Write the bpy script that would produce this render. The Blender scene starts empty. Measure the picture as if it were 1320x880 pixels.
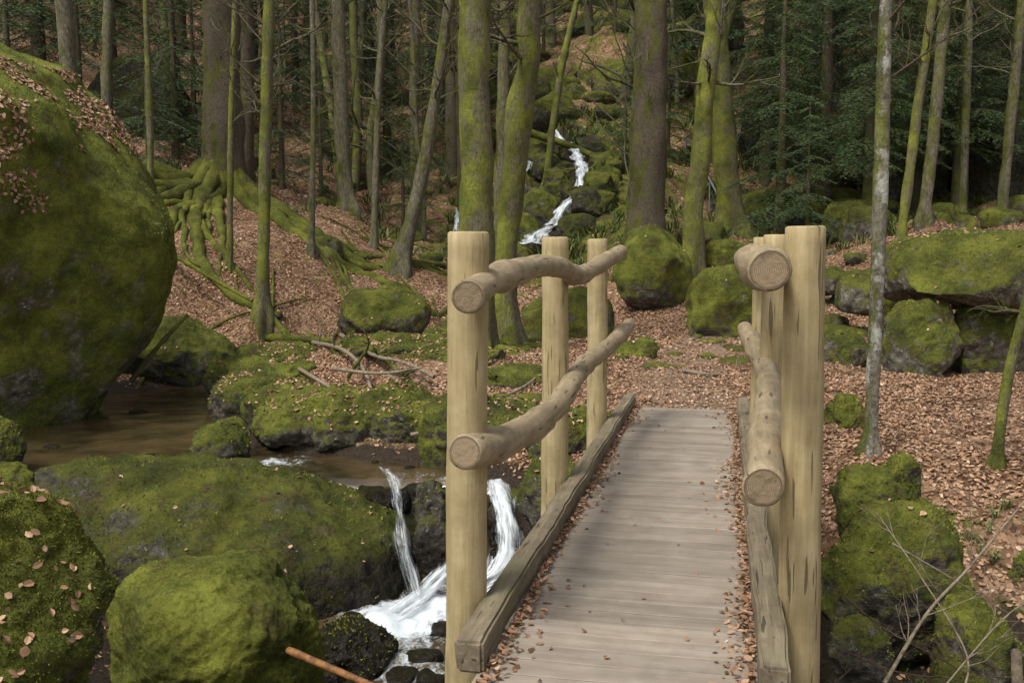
import bpy, bmesh, math, random
import numpy as np
from mathutils import Vector, Matrix
rng = np.random.default_rng(7); random.seed(7)
S = bpy.context.scene
COL = S.collection
# ------------------------------------------------------------------ camera survey
F = 1283.0; PITCH = math.radians(5.43); EYE = 1.6
def sight(u, v, d):
    a = (u-660)/F; b = (440-v)/F
    y = math.cos(PITCH)+math.sin(PITCH)*b; z = -math.sin(PITCH)+math.cos(PITCH)*b
    return np.array([a*d/y, d, EYE+z*d/y])
def span(px, d): return px*d/F
# ------------------------------------------------------------------ noise
def _h(ix, iy, iz, seed):
    n = (ix.astype(np.int64)*374761393+iy.astype(np.int64)*668265263+iz.astype(np.int64)*1440662683+seed*974634777) & 0xffffffff
    n = ((n ^ (n >> 13))*1274126177) & 0xffffffff
    n = n ^ (n >> 16)
    return (n & 0xffff)/65535.0
def vn(p, seed=0):
    i = np.floor(p).astype(np.int64); f = p-i; f = f*f*f*(f*(f*6-15)+10)
    r = 0
    for dx in (0, 1):
        for dy in (0, 1):
            for dz in (0, 1):
                w = (f[:, 0] if dx else 1-f[:, 0])*(f[:, 1] if dy else 1-f[:, 1])*(f[:, 2] if dz else 1-f[:, 2])
                r = r+w*_h(i[:, 0]+dx, i[:, 1]+dy, i[:, 2]+dz, seed)
    return r*2-1
def fbm(p, seed=0, oc=4, lac=2.03, g=.5):
    a = 1; r = 0
    for o in range(oc):
        r = r+a*vn(p*(lac**o)+17.3*o, seed+o); a *= g
    return r
# ------------------------------------------------------------------ mesh helpers
def mesh_obj(name, V, Fc, mat, smooth=True, attrs=None, origin=None):
    V = np.asarray(V, dtype=np.float32)
    if origin is not None: V = V-np.asarray(origin, dtype=np.float32)
    me = bpy.data.meshes.new(name)
    if isinstance(Fc, np.ndarray):
        n, k = Fc.shape
        me.vertices.add(len(V)); me.vertices.foreach_set('co', V.ravel())
        me.loops.add(n*k); me.loops.foreach_set('vertex_index', Fc.astype(np.int32).ravel())
        me.polygons.add(n); me.polygons.foreach_set('loop_start', np.arange(0, n*k, k, dtype=np.int32))
        me.update(calc_edges=True)
    else:
        me.from_pydata([tuple(v) for v in V], [], Fc)
    me.polygons.foreach_set('use_smooth', [smooth]*len(me.polygons))
    if attrs:
        for k, a in attrs.items():
            a = np.asarray(a, dtype=np.float32)
            if a.ndim == 1:
                at = me.attributes.new(k, 'FLOAT', 'POINT'); at.data.foreach_set('value', a)
            else:
                at = me.attributes.new(k, 'FLOAT_VECTOR', 'POINT'); at.data.foreach_set('vector', a.ravel())
    me.materials.append(mat); me.validate(); me.update()
    ob = bpy.data.objects.new(name, me); COL.objects.link(ob)
    if origin is not None: ob.location = Vector([float(c) for c in origin])
    return ob
def tag(ob, label=None, category=None, kind=None, group=None):
    if label: ob["label"] = label
    if category: ob["category"] = category
    if kind: ob["kind"] = kind
    if group: ob["group"] = group
    return ob
def empty(name, loc, **k):
    e = bpy.data.objects.new(name, None); e.location = Vector([float(c) for c in loc]); e.empty_display_size = .2
    COL.objects.link(e); return tag(e, **k)
def resample(P, n):
    P = np.asarray(P, float)
    if len(P) < 3:
        t = np.linspace(0, 1, n)[:, None]; return P[0]*(1-t)+P[-1]*t
    Q = np.vstack([2*P[0]-P[1], P, 2*P[-1]-P[-2]]); out = []
    L = np.r_[0, np.cumsum(np.linalg.norm(np.diff(P[:, :3], axis=0), axis=1))]
    for s in np.linspace(0, L[-1], n):
        i = min(np.searchsorted(L, s, side='right')-1, len(P)-2)
        t = (s-L[i])/max(L[i+1]-L[i], 1e-6); a, b, c, d = Q[i], Q[i+1], Q[i+2], Q[i+3]
        out.append(.5*((2*b)+(-a+c)*t+(2*a-5*b+4*c-d)*t*t+(-a+3*b-3*c+d)*t**3))
    return np.array(out)
def tube(P, R, k=10, cap=True, namp=0., nfreq=4, seed=0, flare=None):
    P = np.asarray(P, float); R = np.asarray(R, float); n = len(P)
    T = np.gradient(P, axis=0); T /= np.linalg.norm(T, axis=1)[:, None]+1e-9
    up = np.array([1., 0, 0]) if abs(T[0][0]) < .8 else np.array([0, 0, 1.])
    V = []; N = up
    ang = np.linspace(0, 2*math.pi, k, endpoint=False)
    for i in range(n):
        N = N-T[i]*np.dot(N, T[i]); N /= np.linalg.norm(N)+1e-9; B = np.cross(T[i], N)
        r = R[i]
        rr = np.full(k, r)
        if flare is not None and flare[i] > 0: rr = r*(1+flare[i]*(1+.55*np.sin(ang*5+seed)+.3*np.sin(ang*3+2*seed)))
        V.append(P[i]+np.outer(np.cos(ang)*rr, N)+np.outer(np.sin(ang)*rr, B))
    V = np.vstack(V)
    if namp:
        C = np.repeat(P, k, axis=0); D = V-C
        V = C+D*(1+namp*fbm(V*nfreq, seed, 3))[:, None]
    i = np.arange(n-1)[:, None]*k; j = np.arange(k)[None, :]; j2 = (j+1) % k
    Fq = np.stack([i+j, i+j2, i+k+j2, i+k+j], -1).reshape(-1, 4)
    return V, Fq
class Acc:
    def __init__(s): s.V = []; s.F = []; s.n = 0
    def add(s, V, Fq):
        if Fq.shape[1] == 3: Fq = np.c_[Fq, Fq[:, 2]]
        s.V.append(V); s.F.append(Fq+s.n); s.n += len(V)
    def get(s): return np.vstack(s.V), np.vstack(s.F)
# ------------------------------------------------------------------ materials
class NT:
    def __init__(s, name):
        s.m = bpy.data.materials.new(name); s.m.use_nodes = True; s.t = s.m.node_tree; s.t.nodes.clear()
        s.out = s.n('ShaderNodeOutputMaterial'); s.p = s.n('ShaderNodeBsdfPrincipled'); s.l(s.p.outputs[0], s.out.inputs[0])
        s.geo = s.n('ShaderNodeNewGeometry')
    def n(s, t, **k):
        nd = s.t.nodes.new(t)
        for a, b in k.items(): setattr(nd, a, b)
        return nd
    def l(s, a, b): s.t.links.new(a, b)
    def setv(s, sock, v):
        if hasattr(v, 'links'): s.l(v, sock)
        else: sock.default_value = v if not isinstance(v, tuple) or len(v) != 3 or sock.type != 'RGBA' else (*v, 1)
    def coord(s, scale=(1, 1, 1), src=None):
        m = s.n('ShaderNodeMapping'); m.inputs['Scale'].default_value = scale
        s.l(src or s.geo.outputs['Position'], m.inputs[0]); return m.outputs[0]
    def noise(s, scale, vec=None, detail=4, rough=.6, dist=0):
        x = s.n('ShaderNodeTexNoise'); x.inputs['Scale'].default_value = scale; x.inputs['Detail'].default_value = detail
        x.inputs['Roughness'].default_value = rough; x.inputs['Distortion'].default_value = dist
        s.l(vec or s.geo.outputs['Position'], x.inputs['Vector']); return x.outputs['Fac']
    def vor(s, scale, vec=None, feature='F1'):
        x = s.n('ShaderNodeTexVoronoi', feature=feature); x.inputs['Scale'].default_value = scale
        s.l(vec or s.geo.outputs['Position'], x.inputs['Vector']); return x
    def ramp(s, fac, stops, interp='LINEAR'):
        r = s.n('ShaderNodeValToRGB'); e = r.color_ramp.elements; r.color_ramp.interpolation = interp
        while len(e) < len(stops): e.new(.5)
        for q, (p, c) in zip(e, stops):
            q.position = p; q.color = (*c, 1) if isinstance(c, tuple) else (c, c, c, 1)
        s.l(fac, r.inputs[0]); return r.outputs[0]
    def mix(s, f, a, b, mode='MIX'):
        x = s.n('ShaderNodeMix', data_type='RGBA', blend_type=mode)
        s.setv(x.inputs[0], f); s.setv(x.inputs[6], a); s.setv(x.inputs[7], b); return x.outputs[2]
    def math(s, op, a, b=0., clamp=False):
        x = s.n('ShaderNodeMath', operation=op, use_clamp=clamp); s.setv(x.inputs[0], a); s.setv(x.inputs[1], b); return x.outputs[0]
    def mr(s, v, a, b, c=0., d=1.):
        x = s.n('ShaderNodeMapRange', interpolation_type='SMOOTHSTEP'); s.setv(x.inputs[0], v)
        for i, q in enumerate((a, b, c, d)): x.inputs[i+1].default_value = q
        return x.outputs[0]
    def attr(s, name, out='Fac'):
        x = s.n('ShaderNodeAttribute'); x.attribute_name = name; return x.outputs[out]
    def nz(s):
        x = s.n('ShaderNodeSeparateXYZ'); s.l(s.geo.outputs['Normal'], x.inputs[0]); return x.outputs
    def pos(s):
        x = s.n('ShaderNodeSeparateXYZ'); s.l(s.geo.outputs['Position'], x.inputs[0]); return x.outputs
    def bump(s, h, strength=.5, dist=.02, prev=None):
        b = s.n('ShaderNodeBump'); b.inputs['Strength'].default_value = strength; b.inputs['Distance'].default_value = dist
        s.l(h, b.inputs['Height'])
        if prev: s.l(prev, b.inputs['Normal'])
        return b.outputs[0]
    def fin(s, col, rough=.85, nrm=None, spec=.3):
        s.setv(s.p.inputs['Base Color'], col); s.setv(s.p.inputs['Roughness'], rough); s.p.inputs['Specular IOR Level'].default_value = spec
        if nrm: s.l(nrm, s.p.inputs['Normal'])
        return s.m
MD, MM, MB = (.022, .027, .006), (.072, .082, .013), (.158, .168, .026)
def moss_nodes(t, bright=1.0, brn=.8):
    f = lambda c: tuple(min(1, q*bright) for q in c)
    a = t.noise(2.2, detail=5, rough=.65); b = t.noise(38, detail=6, rough=.75); c = t.noise(.9, detail=3)
    x = t.math('ADD', t.math('MULTIPLY', a, .62), t.math('MULTIPLY', b, .38))
    col = t.ramp(x, [(.34, f(MD)), (.48, f(MM)), (.62, f(MB))])
    brown = t.ramp(b, [(.3, (.026, .017, .008)), (.7, (.14, .098, .045))])
    col = t.mix(t.mr(t.noise(3.3, detail=7, rough=.7), .52, .68, 0, brn), col, brown)
    return col, b, c
def mossrock(name, lo, hi, bright=1., rockc=1., wetz=None, brn=.8):
    t = NT(name); col, b, c = moss_nodes(t, bright, brn)
    rn = t.noise(9, detail=8, rough=.7)
    rock = t.ramp(rn, [(.3, tuple(q*rockc for q in (.03, .026, .02))), (.5, tuple(q*rockc for q in (.088, .078, .062))), (.72, tuple(q*rockc for q in (.23, .215, .185)))])
    lich = t.mr(t.noise(16, detail=5), .62, .68)
    rock = t.mix(lich, rock, (.26*rockc, .28*rockc, .22*rockc))
    m = t.math('ADD', t.nz()[2], t.math('MULTIPLY', t.math('SUBTRACT', t.noise(2.6, detail=7, rough=.68), .5), 3.2))
    fac = t.mr(m, lo, hi)
    colr = t.mix(fac, rock, col)
    rough = .9
    if wetz is not None:
        w = t.mr(t.math('ADD', t.pos()[2], t.math('MULTIPLY', t.noise(4), .25)), wetz, wetz+.35, 1, 0)
        colr = t.mix(w, colr, t.mix(1., colr, (.32, .28, .24), 'MULTIPLY')); rough = t.math('SUBTRACT', .9, t.math('MULTIPLY', w, .62))
    hb = t.math('ADD', t.math('MULTIPLY', b, fac), t.math('MULTIPLY', rn, .6))
    nb = t.bump(t.noise(120, detail=3, rough=.7), .5, .01)
    nb = t.bump(hb, 1., .05, nb); nb = t.bump(t.noise(7, detail=5), .7, .12, nb)
    return t.fin(colr, rough, nb, .2)
M_ROCK = mossrock('moss_rock_material', -.4, .3, 1.25, 1.1)
M_ROCKB = mossrock('bright_moss_rock_material', -.7, -.05, 1.6, 1.3)
M_DOME = mossrock('dome_moss_material', -1.2, -.6, 1.8, 1.3, brn=.7)
M_BIG = mossrock('huge_boulder_material', -1.0, -.25, 1.85, 1.9, brn=.6)
M_ROCKG = mossrock('grey_moss_rock_material', -.05, .55, 1.35, 1.2)
M_SLAB = mossrock('slab_rock_material', -.3, .4, 1.35, 1.35)
M_ROCKD = mossrock('wet_moss_rock_material', .05, .85, .95, .7, wetz=-1.2, brn=.9)
M_BLACK = mossrock('black_wet_rock_material', .5, 1.3, .8, .5, wetz=-.7)
M_ROCKW = mossrock('streamside_moss_rock_material', -.35, .35, 1.4, .9, wetz=-.98)
M_CLIFF = mossrock('dark_cliff_material', -.1, .8, .7, .55)
def bark(name, base, mossamt, mossb=1., scale=(9, 9, 2.5), hi=None, mossz=None):
    t = NT(name); v = t.coord(scale)
    n = t.noise(4, v, 7, .7); n2 = t.noise(14, detail=6, rough=.75)
    d = tuple(q*.35 for q in base); h = tuple(min(1, q*1.7) for q in base)
    col = t.ramp(t.math('ADD', t.math('MULTIPLY', n, .7), t.math('MULTIPLY', n2, .3)), [(.35, d), (.5, base), (.66, h)])
    if hi: col = t.mix(t.mr(t.noise(3.5, detail=6, rough=.7), .50, .57), col, hi)
    mc, b, c = moss_nodes(t, mossb, .4)
    f = t.math('ADD', t.noise(2.8, t.coord((1.6, 1.6, .6)), 8, .75), t.math('MULTIPLY', t.nz()[0], -.06))
    f = t.mr(f, 1-mossamt-.08, 1-mossamt+.08, 0, .92)
    col = t.mix(f, col, mc)
    nb = t.bump(n, 1., .05); nb = t.bump(n2, .7, .02, nb)
    return t.fin(col, .92, nb, .15)
B_MOSS = bark('mossy_bark_material', (.16, .14, .09), .52, 1.9)
B_SPRUCE = bark('spruce_bark_material', (.125, .10, .074), .46, 1.1, (14, 14, 6))
B_GREY = bark('grey_bark_material', (.22, .20, .155), .44, 1.4, (6, 6, 3), hi=(.48, .47, .41))
B_THIN = bark('sapling_bark_material', (.155, .138, .098), .47, 1.15, (6, 6, 2))
B_ROOT = bark('mossy_root_material', (.07, .055, .038), .62, 1.25, (5, 5, 5))
B_TWIG = bark('twig_material', (.13, .09, .06), .3, .8, (8, 8, 8))
def leafmat():
    t = NT('fallen_leaf_material'); r = t.attr('rnd')
    c = t.ramp(r, [(0, (.10, .052, .028)), (.25, (.235, .13, .072)), (.55, (.37, .222, .13)), (.8, (.48, .31, .195)), (1, (.60, .45, .32))])
    c = t.mix(t.mr(t.noise(45), .35, .65, .0, .3), c, (.17, .095, .05))
    return t.fin(c, .6, t.bump(t.noise(70), .3, .004), .35)
M_LEAF = leafmat()
def groundmat():
    t = NT('forest_floor_material')
    w = t.n('ShaderNodeVectorMath', operation='ADD'); nz = t.n('ShaderNodeTexNoise'); nz.inputs['Scale'].default_value = 9
    t.l(t.geo.outputs['Position'], nz.inputs[0]); sc = t.n('ShaderNodeVectorMath', operation='SCALE'); sc.inputs['Scale'].default_value = .12
    t.l(nz.outputs['Color'], sc.inputs[0]); t.l(t.geo.outputs['Position'], w.inputs[0]); t.l(sc.outputs[0], w.inputs[1])
    v = t.vor(24, w.outputs[0]); s2 = t.n('ShaderNodeSeparateColor'); t.l(v.outputs['Color'], s2.inputs[0])
    leaf = t.ramp(s2.outputs[0], [(0, (.075, .045, .026)), (.3, (.17, .095, .054)), (.6, (.28, .17, .10)), (.85, (.38, .24, .15)), (1, (.48, .34, .23))])
    big = t.noise(1.1, detail=6, rough=.65)
    leaf = t.mix(t.mr(big, .38, .62), t.mix(1., leaf, (.55, .5, .44), 'MULTIPLY'), leaf)
    pn = t.noise(14, detail=7, rough=.75); pc = t.ramp(pn, [(.35, (.14, .095, .062)), (.6, (.30, .215, .15))])
    leaf = t.mix(t.mr(t.math('ADD', t.attr('path'), t.math('MULTIPLY', t.math('SUBTRACT', t.noise(4, detail=6), .5), 1.2)), .45, .95, 0, .8), leaf, pc)
    mc, b, c = moss_nodes(t, 1.2)
    mf = t.math('ADD', t.attr('moss'), t.math('MULTIPLY', t.math('SUBTRACT', t.noise(2.7, detail=7, rough=.7), .5), 2.6))
    mf = t.mr(mf, .45, .7)
    col = t.mix(mf, leaf, mc)
    soil = t.ramp(b, [(.35, (.012, .009, .006)), (.65, (.06, .042, .026))])
    wet = t.mr(t.math('ADD', t.attr('wet'), t.math('MULTIPLY', t.math('SUBTRACT', t.noise(5), .5), .6)), .4, .7)
    col = t.mix(wet, col, soil)
    nb = t.bump(v.outputs['Distance'], .7, .03); nb = t.bump(b, .8, .03, nb)
    return t.fin(col, t.math('SUBTRACT', .9, t.math('MULTIPLY', wet, .4)), nb, .2)
M_GROUND = groundmat()
# ------------------------------------------------------------------ scene data
TR = [
 ('beech_tree', 'tall beech with yellow-green mossy bark beside the footbridge', B_MOSS, [(612,-20,38),(611,100,40),(614,220,42),(614,320,44),(612,458,50)], 14.8, 15, 12),
 ('beech_tree', 'crooked mossy beech with spreading roots on leafy ground', B_MOSS, [(685,-20,27),(680,40,30),(681,80,27),(670,140,33),(665,200,29),(659,260,31),(655,300,27),(650,380,30),(652,442,40)], 16.3, 14, 14),
 ('beech_tree', 'slim grey beech trunk beside the mossy beech', B_THIN, [(652,-20,13),(648,150,15),(640,345,17)], 22, 14, 14),
 ('spruce_tree', 'thick straight spruce with brown scaly bark and green moss', B_SPRUCE, [(842,-20,38),(839,100,41),(834,220,45),(830,312,54)], 25, 20, 0),
 ('beech_tree', 'leaning moss-covered beech among mossy boulders', B_MOSS, [(925,-20,20),(917,60,23),(909,120,22),(903,200,25),(896,260,23),(893,310,27),(890,374,34)], 21, 14, 14),
 ('beech_tree', 'broad greenish beech trunk beside the path', B_MOSS, [(920,-20,26),(929,120,28),(937,230,30),(943,308,38)], 28, 17, 10),
 ('birch_tree', 'slim pale trunk with lichen patches on leafy bank', B_GREY, [(1144,-20,14),(1139,100,16),(1135,240,18),(1130,380,19),(1122,577,22)], 8.1, 8, 6),
 ('sapling', 'short mossy sapling leaning over leaf litter', B_MOSS, [(1352,280,9),(1318,410,12),(1297,500,14),(1284,600,18)], 7.7, 4.5, 5),
 ('beech_tree', 'thin leaning trunk above mossy boulders', B_THIN, [(1222,-20,13),(1206,150,15),(1190,303,18)], 24, 13, 12),
 ('beech_tree', 'thin mossy trunk leaning outwards', B_MOSS, [(1206,-20,10),(1186,120,12),(1160,312,15)], 22, 12, 12),
 ('beech_tree', 'thin dark trunk standing near the cliff', B_THIN, [(1320,-20,12),(1303,150,13),(1290,292,15)], 26, 12, 12),
 ('beech_tree', 'pale trunk beside the huge mossy boulder', B_THIN, [(80,-20,21),(86,60,21),(89,150,23),(90,235,26)], 21, 14, 10),
 ('beech_tree', 'pale slender trunk on the leafy slope', B_THIN, [(140,-20,13),(138,100,14),(137,205,17)], 24, 14, 12),
 ('sapling', 'very thin young trunk on the stream bank', B_MOSS, [(188,-20,6),(193,150,8),(195,315,10)], 20, 9, 10),
 ('spruce_tree', 'old spruce with long moss-covered roots on slope', B_SPRUCE, [(283,-20,42),(286,100,45),(288,180,48),(285,238,54)], 24, 20, 0),
 ('spruce_tree', 'slender spruce trunk close to the old spruce', B_SPRUCE, [(318,-20,17),(319,120,18),(318,240,22)], 25.5, 17, 0),
 ('beech_tree', 'thin mossy trunk on the leafy bank', B_MOSS, [(347,-20,13),(343,150,15),(338,392,20)], 18.6, 12, 12),
 ('beech_tree', 'straight grey-brown trunk in the wood', B_THIN, [(434,-20,17),(440,150,19),(448,272,23)], 26, 15, 12),
 ('beech_tree', 'leaning young beech with greenish bark', B_THIN, [(582,-20,12),(562,120,14),(541,240,18),(514,347,24)], 23, 13, 16),
 ('sapling', 'very thin upright sapling on leaf litter', B_THIN, [(402,-20,6),(404,150,7),(401,318,10)], 22, 10, 12),
 ('sapling', 'thin upright sapling with bare twigs', B_THIN, [(498,-20,7),(488,120,8),(482,318,11)], 24.5, 10, 12),
 ('sapling', 'thin mossy sapling beside the roots', B_MOSS, [(304,-20,7),(298,150,8),(296,332,10)], 20.3, 10, 12),
 ('sapling', 'thin leaning sapling beside the waterfall', B_MOSS, [(748,-20,8),(722,100,9),(702,235,12)], 31, 11, 14),
 ('beech_tree', 'slender trunk standing in the gorge', B_THIN, [(536,-20,11),(534,150,12),(536,296,15)], 29, 14, 12),
 ('beech_tree', 'slim trunk high on the leafy hillside', B_THIN, [(468,-20,9),(462,120,10),(455,238,13)], 33, 14, 12),
 ('beech_tree', 'pale slim trunk among the conifers', B_THIN, [(1250,-20,8),(1246,120,10),(1240,290,12)], 27, 13, 14),
]
CP = [
 (1.7,10,-.12),(1.75,10.8,-.03),(1,12,-.02),(2.5,12,.03),(4,12,0),(1,15,.03),(3,16,.1),(5,14,.0),(5.5,18,.25),(4,19,.25),(2,19,.1),
 (3.3,8,-.15),(4.5,9,-.12),(2.6,8.3,-.2),(3.6,6.9,-.35),(2.5,6.4,-.9),(3,5.6,-1.2),(2,5,-1.7),(4,4.5,-1.5),(6,8,-.1),(6,5,-.9),(4.6,6.4,-.6),
 (1,7.5,-1.5),(1.3,8.7,-.8),(1.55,9.4,-.35),(.7,6.3,-1.85),(.4,4.8,-1.9),(.2,3.2,-1.0),(0,2,-.25),(0,0,-.2),(3,2,-.4),(-1.2,2.5,-.35),(-2.5,3.5,-.2),(-3,2,0),(-4,5,-.3),
 (-1.5,5.0,-1.1),(-3.5,6,-.6),(-2.5,7.3,-1.6),(-1.2,7.8,-1.95),(-.5,7,-2.0),(-.5,8.6,-1.8),(-.9,6.2,-1.9),(-6,7,-.5),(-5.5,9,-1.0),(-4.2,8.2,-1.3),(-3,9.5,-1.6),(-1.9,6.6,-1.8),
 (-4.5,12,-1.15),(-5.5,14,-1.1),(-6.5,15.5,-1.1),(-5,16.8,-1.05),(-3.6,11.6,-1.1),(-2.2,10.9,-1.15),(-.8,10.4,-1.1),(-.1,9.7,-1.05),(-5,10.8,-1.15),(-.3,9.2,-1.4),(-4.3,13.9,-1.1),(-3.7,12.5,-1.05),
 (-7.5,12,-.9),(-4.4,18.6,-1.0),(-2.2,19.8,-.85),(-.8,21.3,-.5),(.2,23.5,.1),
 (-1.3,11.7,-.12),(-2.3,12.3,-.08),(-3.4,13.7,-.15),(-2,14.2,.12),(-1.2,16,.08),(-3,15.6,.0),(-2.6,17.6,-.1),(-.4,11.2,-.2),(.5,10.8,-.2),(.45,12,.02),(0,14,.12),(-.9,13.2,.18),(.8,10,-.3),
 (-6.2,19.5,.3),(-4.2,20.3,.25),(-3.8,23,1.0),(-6.4,22.3,2.0),(-7.2,20.5,1.2),(-9.7,26,3.8),(-1.9,24,.95),(-3.4,27,2),(-1.5,32,3.7),(-6.7,33,4.8),
 (-12,18,2.5),(-15,25,5),(-20,15,4),(-11,10,.3),(-20,40,12),(-8,45,9),(-9,17.5,.2),
 (1.4,33,4.9),(3,30,3.6),(.6,28,1.4),(-.6,30.5,3.2),(4.2,45,9.2),(1.8,58,14),(8,75,20.5),(3.7,26.5,2.2),(7,30,2.2),(7.5,24,1.1),(12.5,28,2.2),(8,20,.35),(10,17,.2),
 (12.3,36,6.5),(20,32,5.5),(18,45,15),(10,48,12.5),(25,60,22),(12,80,25),(-10,75,20),(-30,70,24),(40,40,16),(30,20,4),(20,10,.5),(8,11,-.05),
 (0,130,46),(60,120,46),(-60,120,46),(-60,20,16),(60,20,12),(-50,-20,2),(50,-20,2),(0,-20,-.2),(-9,3,.3)]
CP = [list(c) for c in CP]
for t in TR:
    u, v, w = t[3][-1]; b = sight(u, v, t[4]); CP.append([b[0], b[1], b[2]])
CP = np.array(CP)
def phi(r): return r
Dm = np.linalg.norm(CP[:, None, :2]-CP[None, :, :2], axis=2)
A = np.block([[phi(Dm)-np.eye(len(CP))*.06, np.c_[np.ones(len(CP)), CP[:, :2]]], [np.c_[np.ones(len(CP)), CP[:, :2]].T, np.zeros((3, 3))]])
W = np.linalg.solve(A, np.r_[CP[:, 2], 0, 0, 0])
def hz(x, y):
    x = np.atleast_1d(np.asarray(x, float)); y = np.atleast_1d(np.asarray(y, float)); out = np.empty(len(x))
    for s in range(0, len(x), 20000):
        X = x[s:s+20000]; Y = y[s:s+20000]
        r = np.sqrt((X[:, None]-CP[None, :, 0])**2+(Y[:, None]-CP[None, :, 1])**2)
        o = phi(r)@W[:-3]+W[-3]+W[-2]*X+W[-1]*Y
        p = np.c_[X, Y, np.zeros(len(X))]
        far = np.clip((Y-17)/25, 0, 1)
        o = o+fbm(p*.9, 3, 4)*(.06+.28*far)+fbm(p*.25, 9, 3)*.8*far+fbm(p*5, 5, 2)*.018
        out[s:s+20000] = o
    return out
def gz(x, y): return float(hz([x], [y])[0])
def hit(u, v, d0=12, d1=75):
    ds = np.linspace(d0, d1, 1600); P = np.array([sight(u, v, d) for d in ds]); b = np.nonzero(P[:, 2] < hz(P[:, 0], P[:, 1]))[0]
    return ds[b[0]] if len(b) else d1
ZU, ZL = -.8, -1.56
FALLS = [(714,180,.35),(722,190,.5),(736,200,.6),(743,212,.65),(747,230,.5),(745,252,.45),(736,266,.5),(725,278,.65),(718,290,.7),(710,302,.7),(694,312,1.0),(682,326,1.3)]
FP = np.array([list(sight(u, v, hit(u, v))) for u, v, w in FALLS])
# ------------------------------------------------------------------ ground
def axis(lim0, lim1, n, c, k):
    t = np.linspace(-1, 1, n); s = np.sinh(t*k)/math.sinh(k)
    return np.where(s < 0, c+s*(c-lim0), c+s*(lim1-c))
gx = axis(-75, 75, 480, 0, 3.6); gy = axis(-22, 150, 540, 10, 3.0)
X, Y = np.meshgrid(gx, gy); Xf, Yf = X.ravel(), Y.ravel(); Zf = hz(Xf, Yf)
ny, nx = X.shape
i = (np.arange(ny-1)[:, None]*nx+np.arange(nx-1)[None, :]).ravel()
Fg = np.c_[i, i+1, i+nx+1, i+nx]
def falldist(x, y): return np.sqrt((x[:, None]-FP[None, :, 0])**2+(y[:, None]-FP[None, :, 1])**2).min(1)
def wetmask(x, y, z):
    up = (y > 9.3) & (y < 20.5) & (x < 1) & (x > -9); lo = (y <= 9.6) & (x < 4) & (x > -5)
    w = np.where(up, np.clip((ZU+.16-z)/.15+.5, 0, 1), np.where(lo, np.clip((-.75-z)/.4+.5, 0, 1), 0))
    return np.maximum(w, np.clip(1.5-falldist(x, y)/1.3, 0, 1))
def mossmask(x, y, z):
    m = np.full(len(x), .08)
    m = np.where((x < .6) & (y < 18) & (y > 9), .27, m)
    m = np.where((x < -2) & (y > 17) & (y < 34), .26, m)
    m = np.where((y > 26) & (x > -4) & (x < 20), .46, m)
    m = np.where((y > 36) & (x > -6) & (x < 30), .52, m)
    m = np.where((y < 7.2) & (x > 1), .5, m); m = np.where((y < 9) & (x < 1), .5, m)
    return np.maximum(m, np.clip(1.1-falldist(x, y)/6, 0, .75))
def pathmask(x, y):
    cx = 1.85+.045*np.clip(y-10.5, 0, 30)**2
    return np.clip(1.5-np.abs(x-cx)/(.62+.03*(y-10)), 0, 1)*np.clip((y-9.5)/.5, 0, 1)*np.clip((24-y)/4, 0, 1)
g = mesh_obj('ground', np.c_[Xf, Yf, Zf], Fg, M_GROUND, attrs={'wet': wetmask(Xf, Yf, Zf), 'moss': mossmask(Xf, Yf, Zf)*(1-pathmask(Xf, Yf)), 'path': pathmask(Xf, Yf)})
tag(g, 'forest floor of brown beech leaves, moss and wet soil', 'ground', 'structure')
# ------------------------------------------------------------------ leaves / tufts collectors
LP, LN, LS = [], [], []
def leaves(P, N, size):
    LP.append(P); LN.append(N); LS.append(size)
TP, TN, TSZ = [], [], []
def sample_mesh(V, T, n, cond):
    a, b, c = V[T[:, 0]], V[T[:, 1]], V[T[:, 2]]; N = np.cross(b-a, c-a); A_ = np.linalg.norm(N, axis=1)+1e-12; N /= A_[:, None]; A_ = A_/2
    w = A_*cond(N, (a+b+c)/3); s = w.sum()
    if s <= 0: return None
    n = int(n*s)
    if n < 1: return None
    k = rng.choice(len(T), n, p=w/s); r1 = np.sqrt(rng.random(n)); r2 = rng.random(n)
    P = a[k]*(1-r1)[:, None]+b[k]*(r1*(1-r2))[:, None]+c[k]*(r1*r2)[:, None]
    return P, N[k]
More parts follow.
